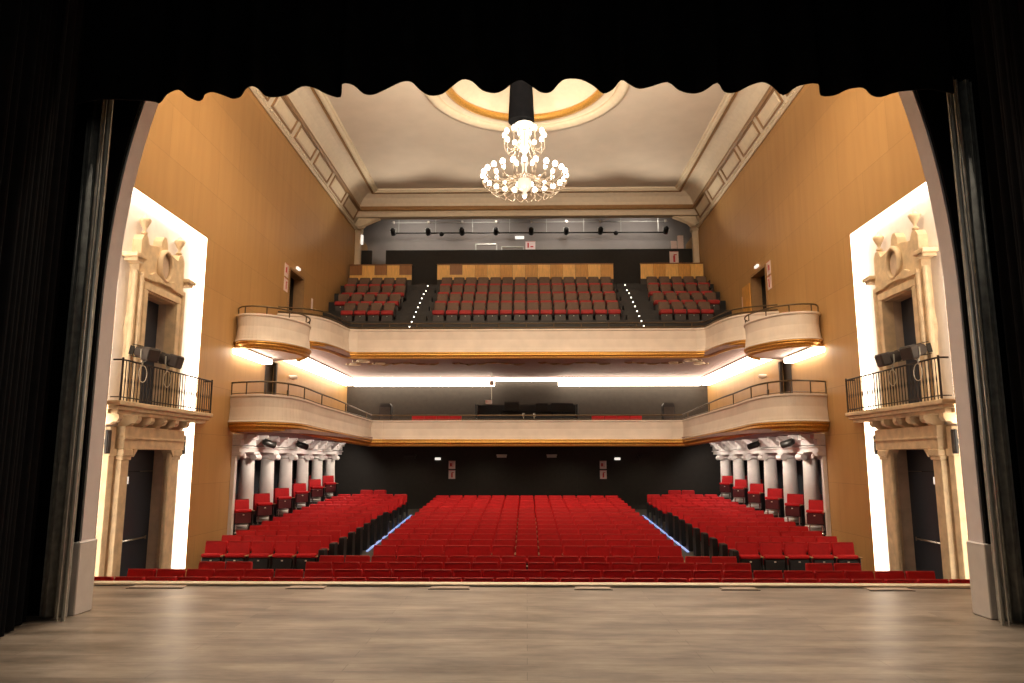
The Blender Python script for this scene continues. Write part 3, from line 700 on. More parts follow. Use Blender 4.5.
# ================================================================== COLONNADES
COLY = [21.33, 23.0, 24.8, 26.65, 28.5, 30.35]
def deck_z(y): return floor_z(y)+0.62
for s in (-1, 1):
    sd = SIDE[s]
    en = MB(); 
    en.box(s*7.78, s*8.22, 20.16, 31.45, 2.20, 2.36, 0.01); en.box(s*7.74, s*8.24, 20.16, 31.46, 2.13, 2.18, 0.01); en.box(s*7.70, s*8.26, 20.16, 31.47, 2.36, 2.50, 0.01); en.box(s*7.80, s*8.2, 20.16, 31.45, 2.02, 2.13)
    e = tag(en.make('entablature', 'white'), 'white plaster entablature over the %s row of columns' % sd, 'entablature', 'entablatures')
    for k in range(12):
        yy = 20.45+k*0.92
        b = MB(); b.prism([(s*7.78, 2.50), (s*7.45, 2.50), (s*7.45, 2.45), (s*7.55, 2.41), (s*7.62, 2.33), (s*7.70, 2.24), (s*7.78, 2.22)], yy-0.05, yy+0.05, 'Y'); b.make('console_bracket', 'white', e)
    # end pilaster
    b = MB(); b.box(s*7.90, s*8.2, 20.16, 20.32, -0.9, 1.9, 0.01); b.box(s*7.87, s*8.2, 20.16, 20.36, -0.9, -0.5, 0.02); pl = tag(b.make('corner_pilaster', 'white'), 'white half pilaster against gold wall at stage end of %s colonnade' % sd, 'pilaster', 'corner pilasters')
    b = MB(); b.box(s*7.76, s*8.22, 20.16, 20.5, 1.9, 2.02, 0.02); b.lathe([(0.07, -0.03), (0.07, 0.03)], n=12, mtx=Matrix.Translation((s*7.76, 20.44, 1.90)) @ Matrix.Rotation(pi/2, 4, 'Y')); b.make('capital', 'white', pl)
    for k, cy in enumerate(COLY):
        z0 = deck_z(cy)
        c = thing('ionic_column', 'white ionic column in the %s colonnade, %s from the stage' % (sd, ORD[k]), 'column', (s*8.0, cy, z0), 'ionic columns')
        h = 1.84-z0
        b = MB(); b.lathe([(0.225, 0.10), (0.222, 0.4), (0.217, h*0.5), (0.195, h)], (s*8.0, cy, z0), 24); part(b, 'shaft', 'white', c)
        b = MB(); b.box(s*8-0.25, s*8+0.25, cy-0.25, cy+0.25, z0-0.018, z0+0.04); b.lathe([(0.25, 0.04), (0.26, 0.07), (0.24, 0.10), (0.215, 0.12)], (s*8.0, cy, z0), 24); part(b, 'base', 'white', c)
        b = MB(); b.lathe([(0.185, 1.84), (0.23, 1.88), (0.2, 1.93)], (s*8.0, cy, 0), 24)
        b.box(s*8-0.27, s*8+0.27, cy-0.24, cy+0.24, 1.96, 2.02, 0.01); b.box(s*8-0.22, s*8+0.22, cy-0.19, cy+0.19, 1.88, 1.96)
        for vx in (-0.24, 0.24):
            b.lathe([(0.095, -0.22), (0.095, -0.2), (0.07, -0.1), (0.06, 0), (0.07, 0.1), (0.095, 0.2), (0.095, 0.22)], n=14, mtx=Matrix.Translation((s*8+vx, cy, 1.88)) @ Matrix.Rotation(pi/2, 4, 'X'))
        part(b, 'capital', 'white', c)
    # spotlights under the balcony arm
    for k, yy in enumerate((21.4, 24.6)):
        sp = thing('soffit_spotlight', 'black spotlight on the %s entablature, %s the stage' % (sd, ('nearer', 'farther from')[k]), 'spotlight', (s*7.5, yy, 2.35), 'entablature spotlights')
        mt = Matrix.Translation((s*7.45, yy, 2.28)) @ Matrix.Rotation(s*0.9, 4, 'Z') @ Matrix.Rotation(pi/2-0.3, 4, 'X')
        b = MB(); b.lathe([(0.08, -0.22), (0.10, -0.20), (0.10, 0.08), (0.07, 0.16), (0.04, 0.18)], n=12, mtx=mt); part(b, 'housing', 'blackm', sp)
        b = MB(); b.tube([(s*7.45, yy, 2.36), (s*7.6, yy, 2.42)], 0.02, 6); part(b, 'bracket', 'blackm', sp)
    # stepped platform carrying the box chairs
    b = MB()
    for k in range(7):
        ya = 20.43 if k == 0 else COLY[k-1]-0.24; yb = COLY[k]-0.24 if k < 6 else 31.4
        zt = deck_z((ya+yb)/2-0.3)-0.02
        b.box(s*7.42, s*9.85, ya, yb-0.001, -1.0, zt)
    struct(b, 'floor_gallery_'+sd, 'char')

# ================================================================== SEATS
PIT = 0.525
def copy_tree(o, parent=None):
    c = o.copy(); COL.objects.link(c)
    if parent is not None: c.parent = parent; c.matrix_parent_inverse = o.matrix_parent_inverse.copy()
    for ch in o.children: copy_tree(ch, c)
    return c

def stall_seat(name, cat, shell='blackp'):
    t = thing(name, 'x', cat)
    tilt = Matrix.Translation((0, 0.06, 0.40)) @ Matrix.Rotation(-0.14, 4, 'X')
    b = MB(); b.box(-0.247, 0.247, -0.05, 0.05, 0.0, 0.49, 0.03, 2, mtx=tilt); b.make('backrest', 'red', t)
    b = MB(); b.box(-0.235, 0.235, -0.055, 0.045, 0.487, 0.50, 0.005, 1, mtx=tilt); b.make('piping', 'redpipe', t)
    b = MB(); b.box(-0.232, 0.232, -0.17, -0.03, 0.555, 0.64, 0.03, 2); b.make('seat_cushion', 'red', t)
    b = MB(); b.box(-0.225, 0.225, -0.16, -0.06, 0.26, 0.55, 0.02, 1); sh = b.make('seat_shell', shell, t)
    b = MB(); b.box(-0.022, 0.022, -0.166, -0.160, 0.48, 0.51); b.make('number_plate', 'tag', sh)
    b = MB(); b.box(0.249, 0.276, -0.16, 0.10, 0.0, 0.58, 0.008); b.make('side_standard', 'blackp', t)
    b = MB(); b.box(0.238, 0.286, -0.24, 0.06, 0.582, 0.61, 0.01); b.make('armrest', 'beech', t)
    return t
def end_panel(t, sx):
    b = MB(); x = sx*0.262
    b.box(x-0.014, x+0.014, -0.24, 0.16, 0.0, 0.66, 0.01); b.make('end_panel', 'blackp', t, label='black row-end panel')

seat0 = stall_seat('theatre_seat', 'theatre seat')
used = [False]
endmesh = {}
for sx in (-1, 1):
    b = MB(); x = sx*0.262+(0.02 if sx > 0 else 0)
    b.box(x, x+sx*0.13, -0.20, 0.12, 0.0, 0.74, 0.015); endmesh[sx] = b.mesh('end_panel', 'blackp')
def put(label, group, x, y, z, rz=0.0, end=0):
    if not used[0]: o = seat0; used[0] = True
    else: o = copy_tree(seat0)
    o.location = (x, y, z); o.rotation_euler = (0, 0, rz); o['label'] = label; o['group'] = group
    if end:
        e = bpy.data.objects.new('end_panel', endmesh[end]); COL.objects.link(e); e.parent = o; e['label'] = 'black row-end panel'
    return o
LAST = []
def row_of(xs, y, name_row, group, rear=False, ends=(0, 0), place='', zf=None, curve=0.0):
    n = len(xs)
    for i, x in enumerate(xs):
        yy = y-curve*abs(x)**2
        z = floor_z(yy) if zf is None else zf
        if rear: LAST.append((x, yy, z)); continue
        if n > 18 and i >= n//2: w_ = ORD[n-1-i]+' from its right end'
        else: w_ = ORD[i]+' from its left end'
        put('red folding seat%s, %s, %s' % (place, name_row, w_), group, x, yy, z, 0, (-1 if i == 0 and ends[0] else (1 if i == n-1 and ends[1] else 0)))

RY = [12.45, 13.35, 14.3, 15.25]
row_of([(i-13.5)*PIT for i in range(28)], RY[0], 'the front row', 'red folding seats in the stalls')
row_of([(i-13)*PIT for i in range(27)], RY[1], 'second row from the stage', 'red folding seats in the stalls')
row_of([(i-7.5)*PIT for i in range(16)], RY[2], 'middle of third row from the stage', 'red folding seats in the stalls')
row_of([(i-7.5)*PIT+0.0 for i in range(16)], RY[3], 'fourth row from the stage', 'red folding seats in the stalls', ends=(1, 1))
for s in (-1, 1):
    for k in range(2):
        x = s*(5.45+k*PIT) 
        put('red folding seat, outer %s pair of the third row, %s the wall' % (SIDE[s], ('away from', 'nearest')[k]), 'red folding seats in the stalls', x, RY[2], -1.0)
R0 = 16.75
for k in range(14):
    y = R0+0.867*k; nm = '%s row from the stage' % ORD[4+k]; rear = k >= 9
    off = 0.0 if k % 2 == 0 else 0.0
    row_of([(i-6)*PIT+off for i in range(13)], y, nm, 'red folding seats in the stalls', rear, (0, 0), ', central block')
SX0 = 4.98
for s in (-1, 1):
    for k in range(14):
        y = 17.3+0.86*k; nm = '%s row' % ('front' if k == 0 else ORD[k]); rear = k >= 9
        n = 5
        xs = sorted([s*(SX0-0.015*k+i*0.54) for i in range(n)])
        row_of(xs, y, nm, 'red folding seats in the stalls', rear, (s > 0, s < 0), ', %s side block' % SIDE[s])
    for i in range(2): LAST.append((s*(5.75+i*PIT), 29.35, floor_z(29.35)+0.08))
# rear rows: past three hundred seats, one object
b = MB()
for x, y, z in LAST:
    tilt = Matrix.Translation((x, y+0.06, z+0.40)) @ Matrix.Rotation(-0.14, 4, 'X')
    b.box(-0.247, 0.247, -0.05, 0.05, 0.0, 0.49, 0.03, 1, mtx=tilt)
    b.box(x-0.232, x+0.232, y-0.17, y-0.03, z+0.50, z+0.60, 0.02)
rs = b.make('rear_theatre_seats', 'red'); tag(rs, 'red folding seats filling the rearmost rows of the stalls below the balcony', 'theatre seats', kind='stuff')
b = MB()
for x, y, z in LAST:
    b.box(x-0.225, x+0.225, y-0.16, y-0.06, z+0.24, z+0.498)
    for sx in (-0.262, 0.262): b.box(x+sx-0.012, x+sx+0.012, y-0.2, y+0.12, z, z+0.60)
o = b.make('seat_shells', 'blackp', rs); o['kind'] = 'stuff'

# box chairs between the columns
bc0 = stall_seat('box_chair', 'box chair', 'maroon'); first = True
for sx in (-0.17, 0.17):
    b = MB(); b.tube([(sx, -0.10, 0.24), (sx, -0.10, 0.03)], 0.018, 6); b.box(sx-0.05, sx+0.05, -0.16, -0.02, 0.0, 0.03, 0.008); b.make('leg', 'chrome', bc0, label='chrome leg')
for s in (-1, 1):
    for k in range(6):
        for j in range(2):
            y = COLY[k]-0.66; x = s*(7.80+j*0.56); y2 = y+j*0.16-0.12
            o = bc0 if first else copy_tree(bc0); first = False
            zz = deck_z(y-0.4)-0.0
            o.location = (x, y2, zz); o.rotation_euler = (0, 0, s*-0.75)
            o['label'] = 'red chair on the %s gallery before the %s column, %s the stalls' % (SIDE[s], ORD[k], ('nearer', 'farther from')[j]); o['group'] = 'red box chairs between the columns'

# upper balcony seats
def balcony_seat():
    t = thing('balcony_seat', 'x', 'balcony seat')
    tilt = Matrix.Translation((0, 0.30, 0.40)) @ Matrix.Rotation(-0.16, 4, 'X')
    b = MB(); b.box(-0.225, 0.225, -0.05, 0.05, 0.0, 0.48, 0.045, 2, mtx=tilt); b.make('backrest', 'taupe', t, label='taupe upholstered backrest')
    b = MB(); b.box(-0.235, 0.235, -0.20, 0.24, 0.29, 0.47, 0.05, 2); b.make('seat_cushion', 'redb', t, label='red seat cushion')
    b = MB(); b.box(-0.21, 0.21, -0.15, 0.24, 0.0, 0.285, 0.01); pd = b.make('seat_pedestal', 'char', t)
    b = MB(); b.box(-0.015, 0.015, -0.157, -0.151, 0.22, 0.25); b.make('number_plate', 'tag', pd)
    b = MB(); b.box(0.243, 0.277, -0.10, 0.32, 0.25, 0.60, 0.01); b.make('armrest', 'char', t)
    return t
bs0 = balcony_seat(); first = True
BP = 0.52
for k in range(4):
    blocks = {'central': [(i-6.5)*BP for i in range(14)]}
    nL = 4 if k == 0 else 5
    for s in (-1, 1):
        inner = 5.12 if k == 0 else (5.06, 5.06, 5.0, 5.1)[k]
        blocks[SIDE[s]] = sorted([s*(inner+(i+0.5)*BP-0.02) for i in range(nL)])
    for bl, xs in blocks.items():
        for i, x in enumerate(xs):
            o = bs0 if first else copy_tree(bs0); first = False
            o.location = (x+(0.0 if bl != 'central' else 0), ROWY[k]+0.25, ROWZ[k]); o['label'] = 'taupe and red seat, upper balcony %s block, %s row, %s from left' % (bl, 'front' if k == 0 else ORD[k], ORD[i])
            o['group'] = 'taupe and red seats of the upper balcony'
# lower balcony seats just showing over the front
first = True
spots = []
for s in (-1, 1):
    for i in range(4): spots.append((s*(4.35-i*0.50) , 29.6, 2.68, 0, 'centre', SIDE[s], i))
    for i in range(2): spots.append((s*(7.35), 22.9+i*1.5, 2.80, s*-0.5, 'side', SIDE[s], i))
for (x, y, z, r, kind_, sd, i) in spots:
    o = copy_tree(bc0); o.name = 'gallery_seat'; o['category'] = 'balcony seat'; o['group'] = 'red seats of the lower balcony'
    o.location = (x, y, z); o.rotation_euler = (0, 0, r)
    o['label'] = ('red seat back over rear %s lower balcony front, %s from the outer end' % (sd, ORD[i])) if kind_ == 'centre' else 'red seat on %s arm of lower balcony, %s from the stage' % (sd, ORD[i])
for s in (-1, 1):
    for i, (x, y) in enumerate(((7.35, 20.3), (6.95, 21.3))):
        o = copy_tree(bc0); o.name = 'gallery_seat'; o['category'] = 'balcony seat'; o['group'] = 'red seats in the side boxes'
        o.location = (s*x, y, 4.98); o.rotation_euler = (0, 0, s*-0.5); o['label'] = 'red seat inside %s rounded side box, %s from the stage' % (SIDE[s], ORD[i])

# ================================================================== UPPER BALCONY FURNITURE
for s in (-1, 1):
    t = thing('aisle_steps', 'dark steps with a row of small white lights, %s aisle of upper balcony' % SIDE[s], 'stairs', (s*4.3, 27.4, 6.9), 'lit aisle steps')
    tr = [(26.75, 6.50)]
    for k in range(4): tr += [(27.15+0.8*k, ROWZ[k]-0.27), (27.56+0.8*k, ROWZ[k])]
    tr += [(30.5, 8.90), (30.88, 9.21)]
    for k, (y, z) in enumerate(tr):
        x = s*(4.38-0.016*k)
        b = MB(); b.box(s*3.86, s*4.90, y, y+0.40, z-0.20, z+0.02, 0.005); st = part(b, 'step', 'darkfloor', t)
        b = MB(); b.lathe([(0.027, 0), (0.027, 0.012)], n=10, mtx=Matrix.Translation((x, y-0.001, z-0.04)) @ Matrix.Rotation(pi/2, 4, 'X')); b.make('step_light', 'steplight', st)
def parapet(label, x0, x1, n, pat):
    t = thing('wooden_parapet', label, 'parapet', ((x0+x1)/2, 31.9, 9.2), 'wooden parapets behind the top row')
    wd = (x1-x0)/n
    b = MB(); b.box(x0, x1, 31.95, 32.03, 9.2, 10.38); part(b, 'frame', 'char', t)
    for i in range(n):
        c = pat[i % len(pat)]
        b = MB(); b.box(x0+i*wd+0.004, x0+(i+1)*wd-0.004, 31.90, 31.95, 9.70 if c == 'l' else 9.92, 10.36); part(b, 'panel', {'l': 'woodl', 'm': 'woodm', 'd': 'woodd'}[c], t, {'l': 'light oak panel', 'm': 'amber oak panel', 'd': 'brown oak panel'}[c])
        if c != 'l':
            b = MB(); b.box(x0+i*wd+0.004, x0+(i+1)*wd-0.004, 31.90, 31.95, 9.70, 9.915); part(b, 'panel', 'woodl' if c == 'd' else 'woodm', t)
    b = MB(); b.box(x0-0.01, x1+0.01, 31.88, 32.05, 10.38, 10.41); part(b, 'cap_rail', 'woodd', t)
parapet('chequered oak parapet behind the central top seats', -3.95, 3.86, 14, 'ldlmlmlmlmlmlm')
parapet('chequered oak parapet behind the left top seats', -7.86, -5.08, 5, 'dldld')
parapet('chequered oak parapet behind the right top seats', 5.06, 7.82, 5, 'lmlml')
# lighting bar with spotlights
t = thing('lighting_bar', 'long black lighting bar hung before the grey wall above the upper balcony', 'lighting bar', (0, 34.6, 12.7))
b = MB(); b.tube([(-6.5, 34.6, 12.70), (6.75, 34.6, 12.66)], 0.035, 8); part(b, 'pipe', 'blackm', t)
b = MB(); b.tube([(-6.6, 34.7, 13.25), (6.9, 34.7, 13.25)], 0.018, 6); part(b, 'cable_duct', 'steel', t)
for k in range(8):
    b = MB(); x = -6.2+k*1.8; b.tube([(x, 34.65, 12.7), (x, 34.65, 14.3)], 0.012, 6); part(b, 'hanger', 'steel', t)
for k, x in enumerate((-6.45, -4.75, -3.1, -1.45, 0.25, 1.95, 3.6, 4.95, 6.75)):
    if k == 7: continue
    sp = thing('bar_spotlight', 'black spotlight on the high rear lighting bar, %s from the left' % ORD[k if k < 7 else 7], 'spotlight', (x, 34.6, 12.6), 'spotlights on the lighting bar')
    mt = Matrix.Translation((x, 34.5, 12.74)) @ Matrix.Rotation(pi/2-0.5, 4, 'X')
    b = MB(); b.lathe([(0.09, -0.2), (0.12, -0.18), (0.12, 0.12), (0.07, 0.2), (0.03, 0.22)], n=12, mtx=mt); part(b, 'housing', 'blackm', sp)
    b = MB(); b.tube([(x-0.14, 34.5, 12.72), (x-0.13, 34.58, 12.92), (x+0.13, 34.58, 12.92), (x+0.14, 34.5, 12.72)], 0.012, 6); part(b, 'yoke', 'steel', sp)
    b = MB(); b.box(x-0.05, x+0.05, 34.55, 34.66, 13.18, 13.30, 0.01); part(b, 'socket', 'tag', sp)
for k, x in enumerate((-4.1, 4.35)):
    b = MB(); b.lathe([(0.02, 0.0), (0.10, -0.05), (0.12, -0.12), (0.08, -0.2), (0.02, -0.22)], (x, 34.6, 12.75), 12); o = b.make('bar_loudspeaker', 'blackm'); tag(o, 'small round black device under the lighting bar, %s end' % ('left', 'right')[k], 'device', 'devices under the lighting bar')
# control-room fittings on the grey wall
b = MB(); b.box(-0.55, -0.1, 35.9, 35.99, 12.78, 12.92, 0.01); o = b.make('wall_lamp', 'emerg'); tag(o, 'small white rectangular lamp on the grey rear wall', 'lamp')
for k, (x0, x1) in enumerate(((-2.55, -1.45), (-1.25, -0.1))):
    b = MB(); zt = 12.55-k*0.15
    for bx in ((x0, x0+0.05, 11.7, zt), (x1-0.05, x1, 11.7, zt), (x0, x1, zt-0.05, zt)): b.box(bx[0]-0.0, bx[1], 35.93, 35.99, bx[2], bx[3])
    o = b.make('control_screen_frame', 'steel'); tag(o, 'thin grey frame on the rear wall above the black booth, %s one' % ('left', 'right')[k], 'frame', 'frames on the grey rear wall')

# ================================================================== SIGNS AND SMALL FITTINGS
def sign(name, label, c, axis, w_, h_, kind_, group=None, s=1):
    # axis 'Y': on a wall facing the stage; 'X': on a side wall (s = side)
    x, y, z = c
    def bx(b, u0, u1, v0, v1, d0, d1):
        if axis == 'Y': b.box(x+u0, x+u1, y-d1, y-d0, z+v0, z+v1)
        else: b.box(s*(abs(x)-d1), s*(abs(x)-d0), y+u0, y+u1, z+v0, z+v1)
        return b
    p = thing(name, label, 'sign', c, group)
    part(bx(MB(), -w_/2, w_/2, -h_/2, h_/2, 0.0, 0.02), 'plate', 'signw', p)
    m_ = MB()
    bx(m_, -w_/2+0.01, w_/2-0.01, h_/2-0.02, h_/2-0.005, 0.021, 0.025)
    if kind_ == 'hose':
        bx(m_, -w_*0.32, -w_*0.0, -h_*0.20, h_*0.2, 0.021, 0.025); bx(m_, w_*0.1, w_*0.16, -h_*0.3, h_*0.3, 0.021, 0.025)
    elif kind_ == 'extinguisher':
        bx(m_, -w_*0.1, w_*0.12, -h_*0.34, h_*0.16, 0.021, 0.025); bx(m_, -w_*0.04, w_*0.06, h_*0.16, h_*0.28, 0.021, 0.025); bx(m_, w_*0.06, w_*0.3, h_*0.2, h_*0.27, 0.021, 0.025)
    elif kind_ == 'alarm':
        bx(m_, -w_*0.3, -w_*0.15, -h_*0.3, h_*0.3, 0.021, 0.025); bx(m_, w_*0.0, w_*0.3, -h_*0.25, -h_*0.1, 0.021, 0.025)
    part(m_, 'symbol', 'signr', p, 'red symbol')
    return p
for s, sx in ((-1, -3.14), (1, 3.2)):
    sign('fire_sign', 'white and red square fire sign, upper of two, %s half of stalls back wall' % SIDE[s], (sx, 31.5, 1.60), 'Y', 0.28, 0.34, 'hose', 'fire signs on the black wall')
    sign('fire_sign', 'white and red fire sign, lower of two, %s half of stalls back wall' % SIDE[s], (sx, 31.5, 1.20), 'Y', 0.28, 0.36, 'extinguisher', 'fire signs on the black wall')
    b = MB(); b.box(sx+s*-0.0-(-s)*0-0.0+s*0.60-0.12, sx+s*0.60+0.12, 31.44, 31.5, 1.80, 1.90, 0.01); o = b.make('emergency_lamp', 'emerg'); tag(o, 'small white emergency lamp on black stalls wall, outward of %s fire signs' % SIDE[s], 'lamp', 'emergency lamps')
    b = MB(); b.box(s*1.05-0.22, s*1.05+0.22, 31.3, 31.5, 1.98, 2.03, 0.01); b.box(s*1.05-0.2, s*1.05+0.2, 31.38, 31.5, 1.90, 1.98); o = b.make('wall_fitting', 'steel'); tag(o, 'narrow grey fitting on the black stalls wall, %s of centre' % SIDE[s], 'wall fitting', 'grey wall fittings')
    b = MB(); b.box(s*4.9-0.25, s*4.9+0.25, 31.3, 31.5, 1.95, 2.03, 0.01); b.box(s*4.9-0.2, s*4.9+0.2, 31.36, 31.5, 1.86, 1.95); o = b.make('wall_fitting', 'blackm'); tag(o, 'black fitting on the stalls wall over the %s aisle' % SIDE[s], 'wall fitting', 'black wall fittings')
    # fire signs beside the upper doors
    sign('fire_sign', 'fire sign on the gold %s wall beside the upper door, upper of two' % SIDE[s], (s*8.0, 23.85, 8.05), 'X', 0.34, 0.44, 'hose', 'fire signs beside upper doors', s)
    sign('fire_sign', 'fire sign on the gold %s wall beside the upper door, lower of two' % SIDE[s], (s*8.0, 23.85, 7.55), 'X', 0.34, 0.44, 'extinguisher', 'fire signs beside upper doors', s)
    b = MB(); b.box(s*7.92, s*8.0, 24.85, 25.15, 8.36, 8.45, 0.01); o = b.make('emergency_lamp', 'emerg'); tag(o, 'small white emergency lamp over the upper door of the %s wall' % SIDE[s], 'lamp', 'emergency lamps over upper doors')
    b = MB(); b.box(s*7.97, s*8.0, 26.8, 26.95, 7.3, 7.75, 0.01); o = b.make('wall_switch_panel', 'signw'); tag(o, 'narrow white panel on the gold %s wall past the upper door' % SIDE[s], 'switch panel', 'wall panels')
    # wall lamp past the lower door
    b = MB(); b.lathe([(0.02, -0.10), (0.13, -0.05), (0.15, 0.02), (0.12, 0.05), (0.03, 0.06)], (s*7.84, 24.6, 4.55), 14); o = b.make('wall_sconce', 'tag'); tag(o, 'small white dish sconce on %s lower balcony wall past the door' % SIDE[s], 'lamp', 'dish sconces')
    b = MB(); b.box(s*7.95, s*8.0, 24.5, 24.62, 3.95, 4.10, 0.01); o = b.make('wall_socket', 'blackp'); tag(o, 'tiny black wall box below the %s dish sconce' % SIDE[s], 'socket', 'wall boxes')
sign('fire_sign', 'white sign with red mark on the grey rear wall, centre top', (0.22, 36.0, 12.46), 'Y', 0.5, 0.42, 'alarm')
sign('fire_sign', 'pinkish sign at the right end of the black booth wall', (6.98, 34.0, 11.22), 'Y', 0.42, 0.62, 'extinguisher')
for k, (x, z0, z1) in enumerate(((7.0, 11.67, 12.05), (7.32, 11.67, 12.32))):
    b = MB(); b.box(x-0.14, x+0.14, 34.0, 34.1, z0, z1, 0.01); o = b.make('electric_box', 'signw'); tag(o, '%s pale electric box on top of the booth wall, right end' % ('short', 'tall')[k], 'electric box', 'electric boxes')
b = MB(); b.box(-7.72, -7.62, 33.22, 33.36, 11.75, 12.2, 0.01); o = b.make('pilaster_lamp', 'emerg'); tag(o, 'small white lamp beside the left corner pilaster at the top', 'lamp')

# sound desk, monitors, hanging camera, loudspeakers on the lower balcony
t = thing('sound_desk', 'long dark sound desk behind the middle of the lower balcony front', 'desk', (0, 29.8, 2.62))
b = MB(); b.box(-2.05, 2.05, 29.4, 30.2, 3.3, 3.42, 0.01); part(b, 'desk_top', 'blackp', t)
b = MB(); b.box(-2.0, 2.0, 29.42, 29.48, 2.62, 3.3); part(b, 'front_panel', 'blackp', t)
b = MB(); b.box(-2.0, 2.0, 30.21, 30.27, 2.62, 4.02, 0.01); part(b, 'rear_screen', 'blackp', t)
for x in (-2.03, 2.03):
    b = MB(); b.box(x-0.03, x+0.03, 29.4, 30.2, 2.62, 4.0, 0.01); part(b, 'side_panel', 'blackp', t)
b = MB(); b.prism([(29.5, 3.42), (30.1, 3.42), (30.1, 3.75), (29.5, 3.52)], -1.0, 1.0, 'X'); o = b.make('mixing_console', 'blackm'); tag(o, 'sloping black mixing console on the sound desk', 'mixing console')
for k, (x, w_, zc) in enumerate(((-0.6, 0.62, 3.95), (0.62, 0.5, 3.9), (1.45, 0.9, 3.9))):
    m_ = thing('computer_monitor', 'dark computer monitor on the sound desk, %s from the left' % ORD[k], 'monitor', (x, 29.95, 3.42), 'monitors on the sound desk')
    b = MB(); b.box(x-w_/2, x+w_/2, 30.12, 30.17, zc-0.17, zc+0.19, 0.008); part(b, 'screen', 'blackm', m_)
    b = MB(); b.box(x-0.02, x+0.02, 30.12, 30.17, 3.42, zc-0.17); b.box(x-0.12, x+0.12, 30.02, 30.2, 3.42, 3.44); part(b, 'stand', 'blackm', m_)
for k, x in enumerate((-0.12, 0.3)):
    b = MB(); b.tube([(x, 29.3, 3.42), (x, 29.3, 3.55)], 0.02, 6); b.lathe([(0.045, 0), (0.06, 0.05), (0.04, 0.12), (0.01, 0.14)], (x, 29.3, 3.5), 10); o = b.make('desk_lamp', 'steel'); tag(o, 'small grey desk lamp at the front of sound desk, %s' % ('left', 'right')[k], 'lamp', 'desk lamps')
t = thing('hanging_camera', 'white camera hanging on a thin pole under the rear light cove', 'camera', (-1.5, 30.5, 5.4))
b = MB(); b.tube([(-1.44, 30.5, 4.2), (-1.44, 30.5, 5.39)], 0.018, 6); part(b, 'pole', 'steel', t)
b = MB(); b.lathe([(0.07, 0), (0.10, 0.04), (0.10, 0.16), (0.06, 0.18)], (-1.44, 30.5, 4.86), 12); part(b, 'joint', 'signw', t)
b = MB(); b.box(-1.70, -1.42, 30.38, 30.6, 4.08, 4.24, 0.02); part(b, 'camera_body', 'signw', t)
for s in (-1, 1):
    t = thing('floor_loudspeaker', 'black upright loudspeaker on the %s side of the rear lower balcony' % SIDE[s], 'loudspeaker', (s*5.7, 30, 2.62), 'rear loudspeakers')
    b = MB(); b.prism([(s*5.7-0.24, 2.62), (s*5.7+0.24, 2.62), (s*5.7+0.24, 3.95), (s*5.7+0.18, 4.06), (s*5.7-0.18, 4.06), (s*5.7-0.24, 3.95)], 29.8, 30.2, 'Y'); part(b, 'cabinet', 'blackp', t)
    b = MB(); b.box(s*5.7-0.2, s*5.7+0.2, 29.78, 29.8, 2.75, 3.9, 0.005); part(b, 'grille', 'char', t)

# blue floor light strips in the aisles
for s in (-1, 1):
    b = MB(); x = s*4.475
    b.loft([[(x-0.03, y, floor_z(y)+0.001), (x+0.03, y, floor_z(y)+0.001), (x+0.03, y, floor_z(y)+0.03), (x-0.03, y, floor_z(y)+0.03)] for y in (21.3, 29.3)], close=True)
    o = b.make('aisle_light_strip', 'blue'); tag(o, 'blue glowing light strip along the floor of the %s stalls aisle' % SIDE[s], 'light strip', 'blue aisle strips')
    b = MB()
# stage edge plates
for k, (x0, x1) in enumerate(((140, 192), (295, 330), (433, 470), (573, 607), (713, 747), (853, 893))):
    xa, xb = (x0-526.5)/740*10.85, (x1-526.5)/740*10.85
    b = MB(); b.box(xa, xb, 10.84, 11.018, 0.001, 0.014, 0.003); o = b.make('stage_hatch', 'plate'); tag(o, 'pale flat plate set in the stage edge, %s from the left' % ORD[k], 'floor plate', 'plates along the stage edge')
    b = MB(); b.box(xa-0.02, xb+0.02, 10.80, 10.839, 0.001, 0.006); b.make('edge_seal', 'blackm', o)

# ================================================================== CHANDELIER
CX, CYY = -0.04, 22.4
ch = thing('chandelier', 'two-tier glass chandelier with glowing white bulbs hanging from ceiling dome', 'chandelier', (CX, CYY, 10.0))
b = MB(); b.lathe([(0.42, 12.55), (0.40, 13.0), (0.36, 13.9), (0.33, 14.66)], (CX-0.1, CYY, 0), 20); part(b, 'suspension_sleeve', 'black', ch, 'black tapered suspension sleeve')
b = MB(); b.lathe([(0.03, 9.98), (0.06, 10.03), (0.10, 10.1), (0.05, 10.16), (0.16, 10.26), (0.24, 10.40), (0.20, 10.6), (0.09, 10.8), (0.07, 11.0), (0.13, 11.15), (0.08, 11.3), (0.06, 11.45), (0.14, 11.6), (0.24, 11.8), (0.18, 11.95), (0.10, 12.1), (0.28, 12.3), (0.32, 12.45), (0.12, 12.56)], (CX, CYY, 0), 20)
part(b, 'glass_stem', 'glow', ch, 'glowing blown-glass stem')
def arm(R, zc, zb, ang, r0=0.12, drop=0.35):
    ca, sa = math.cos(ang), math.sin(ang)
    P_ = [(r0, zc), (R*0.35, zc-drop*0.3), (R*0.62, zc-drop*0.9), (R*0.86, zc-drop*1.0), (R*1.0, zc-drop*0.55), (R*1.0, zb)]
    P_ = smooth_path([(r, z) for r, z in P_], 3)
    return [(CX+r*ca, CYY+r*sa, z) for r, z in P_], (CX+R*ca, CYY+R*sa, zb)
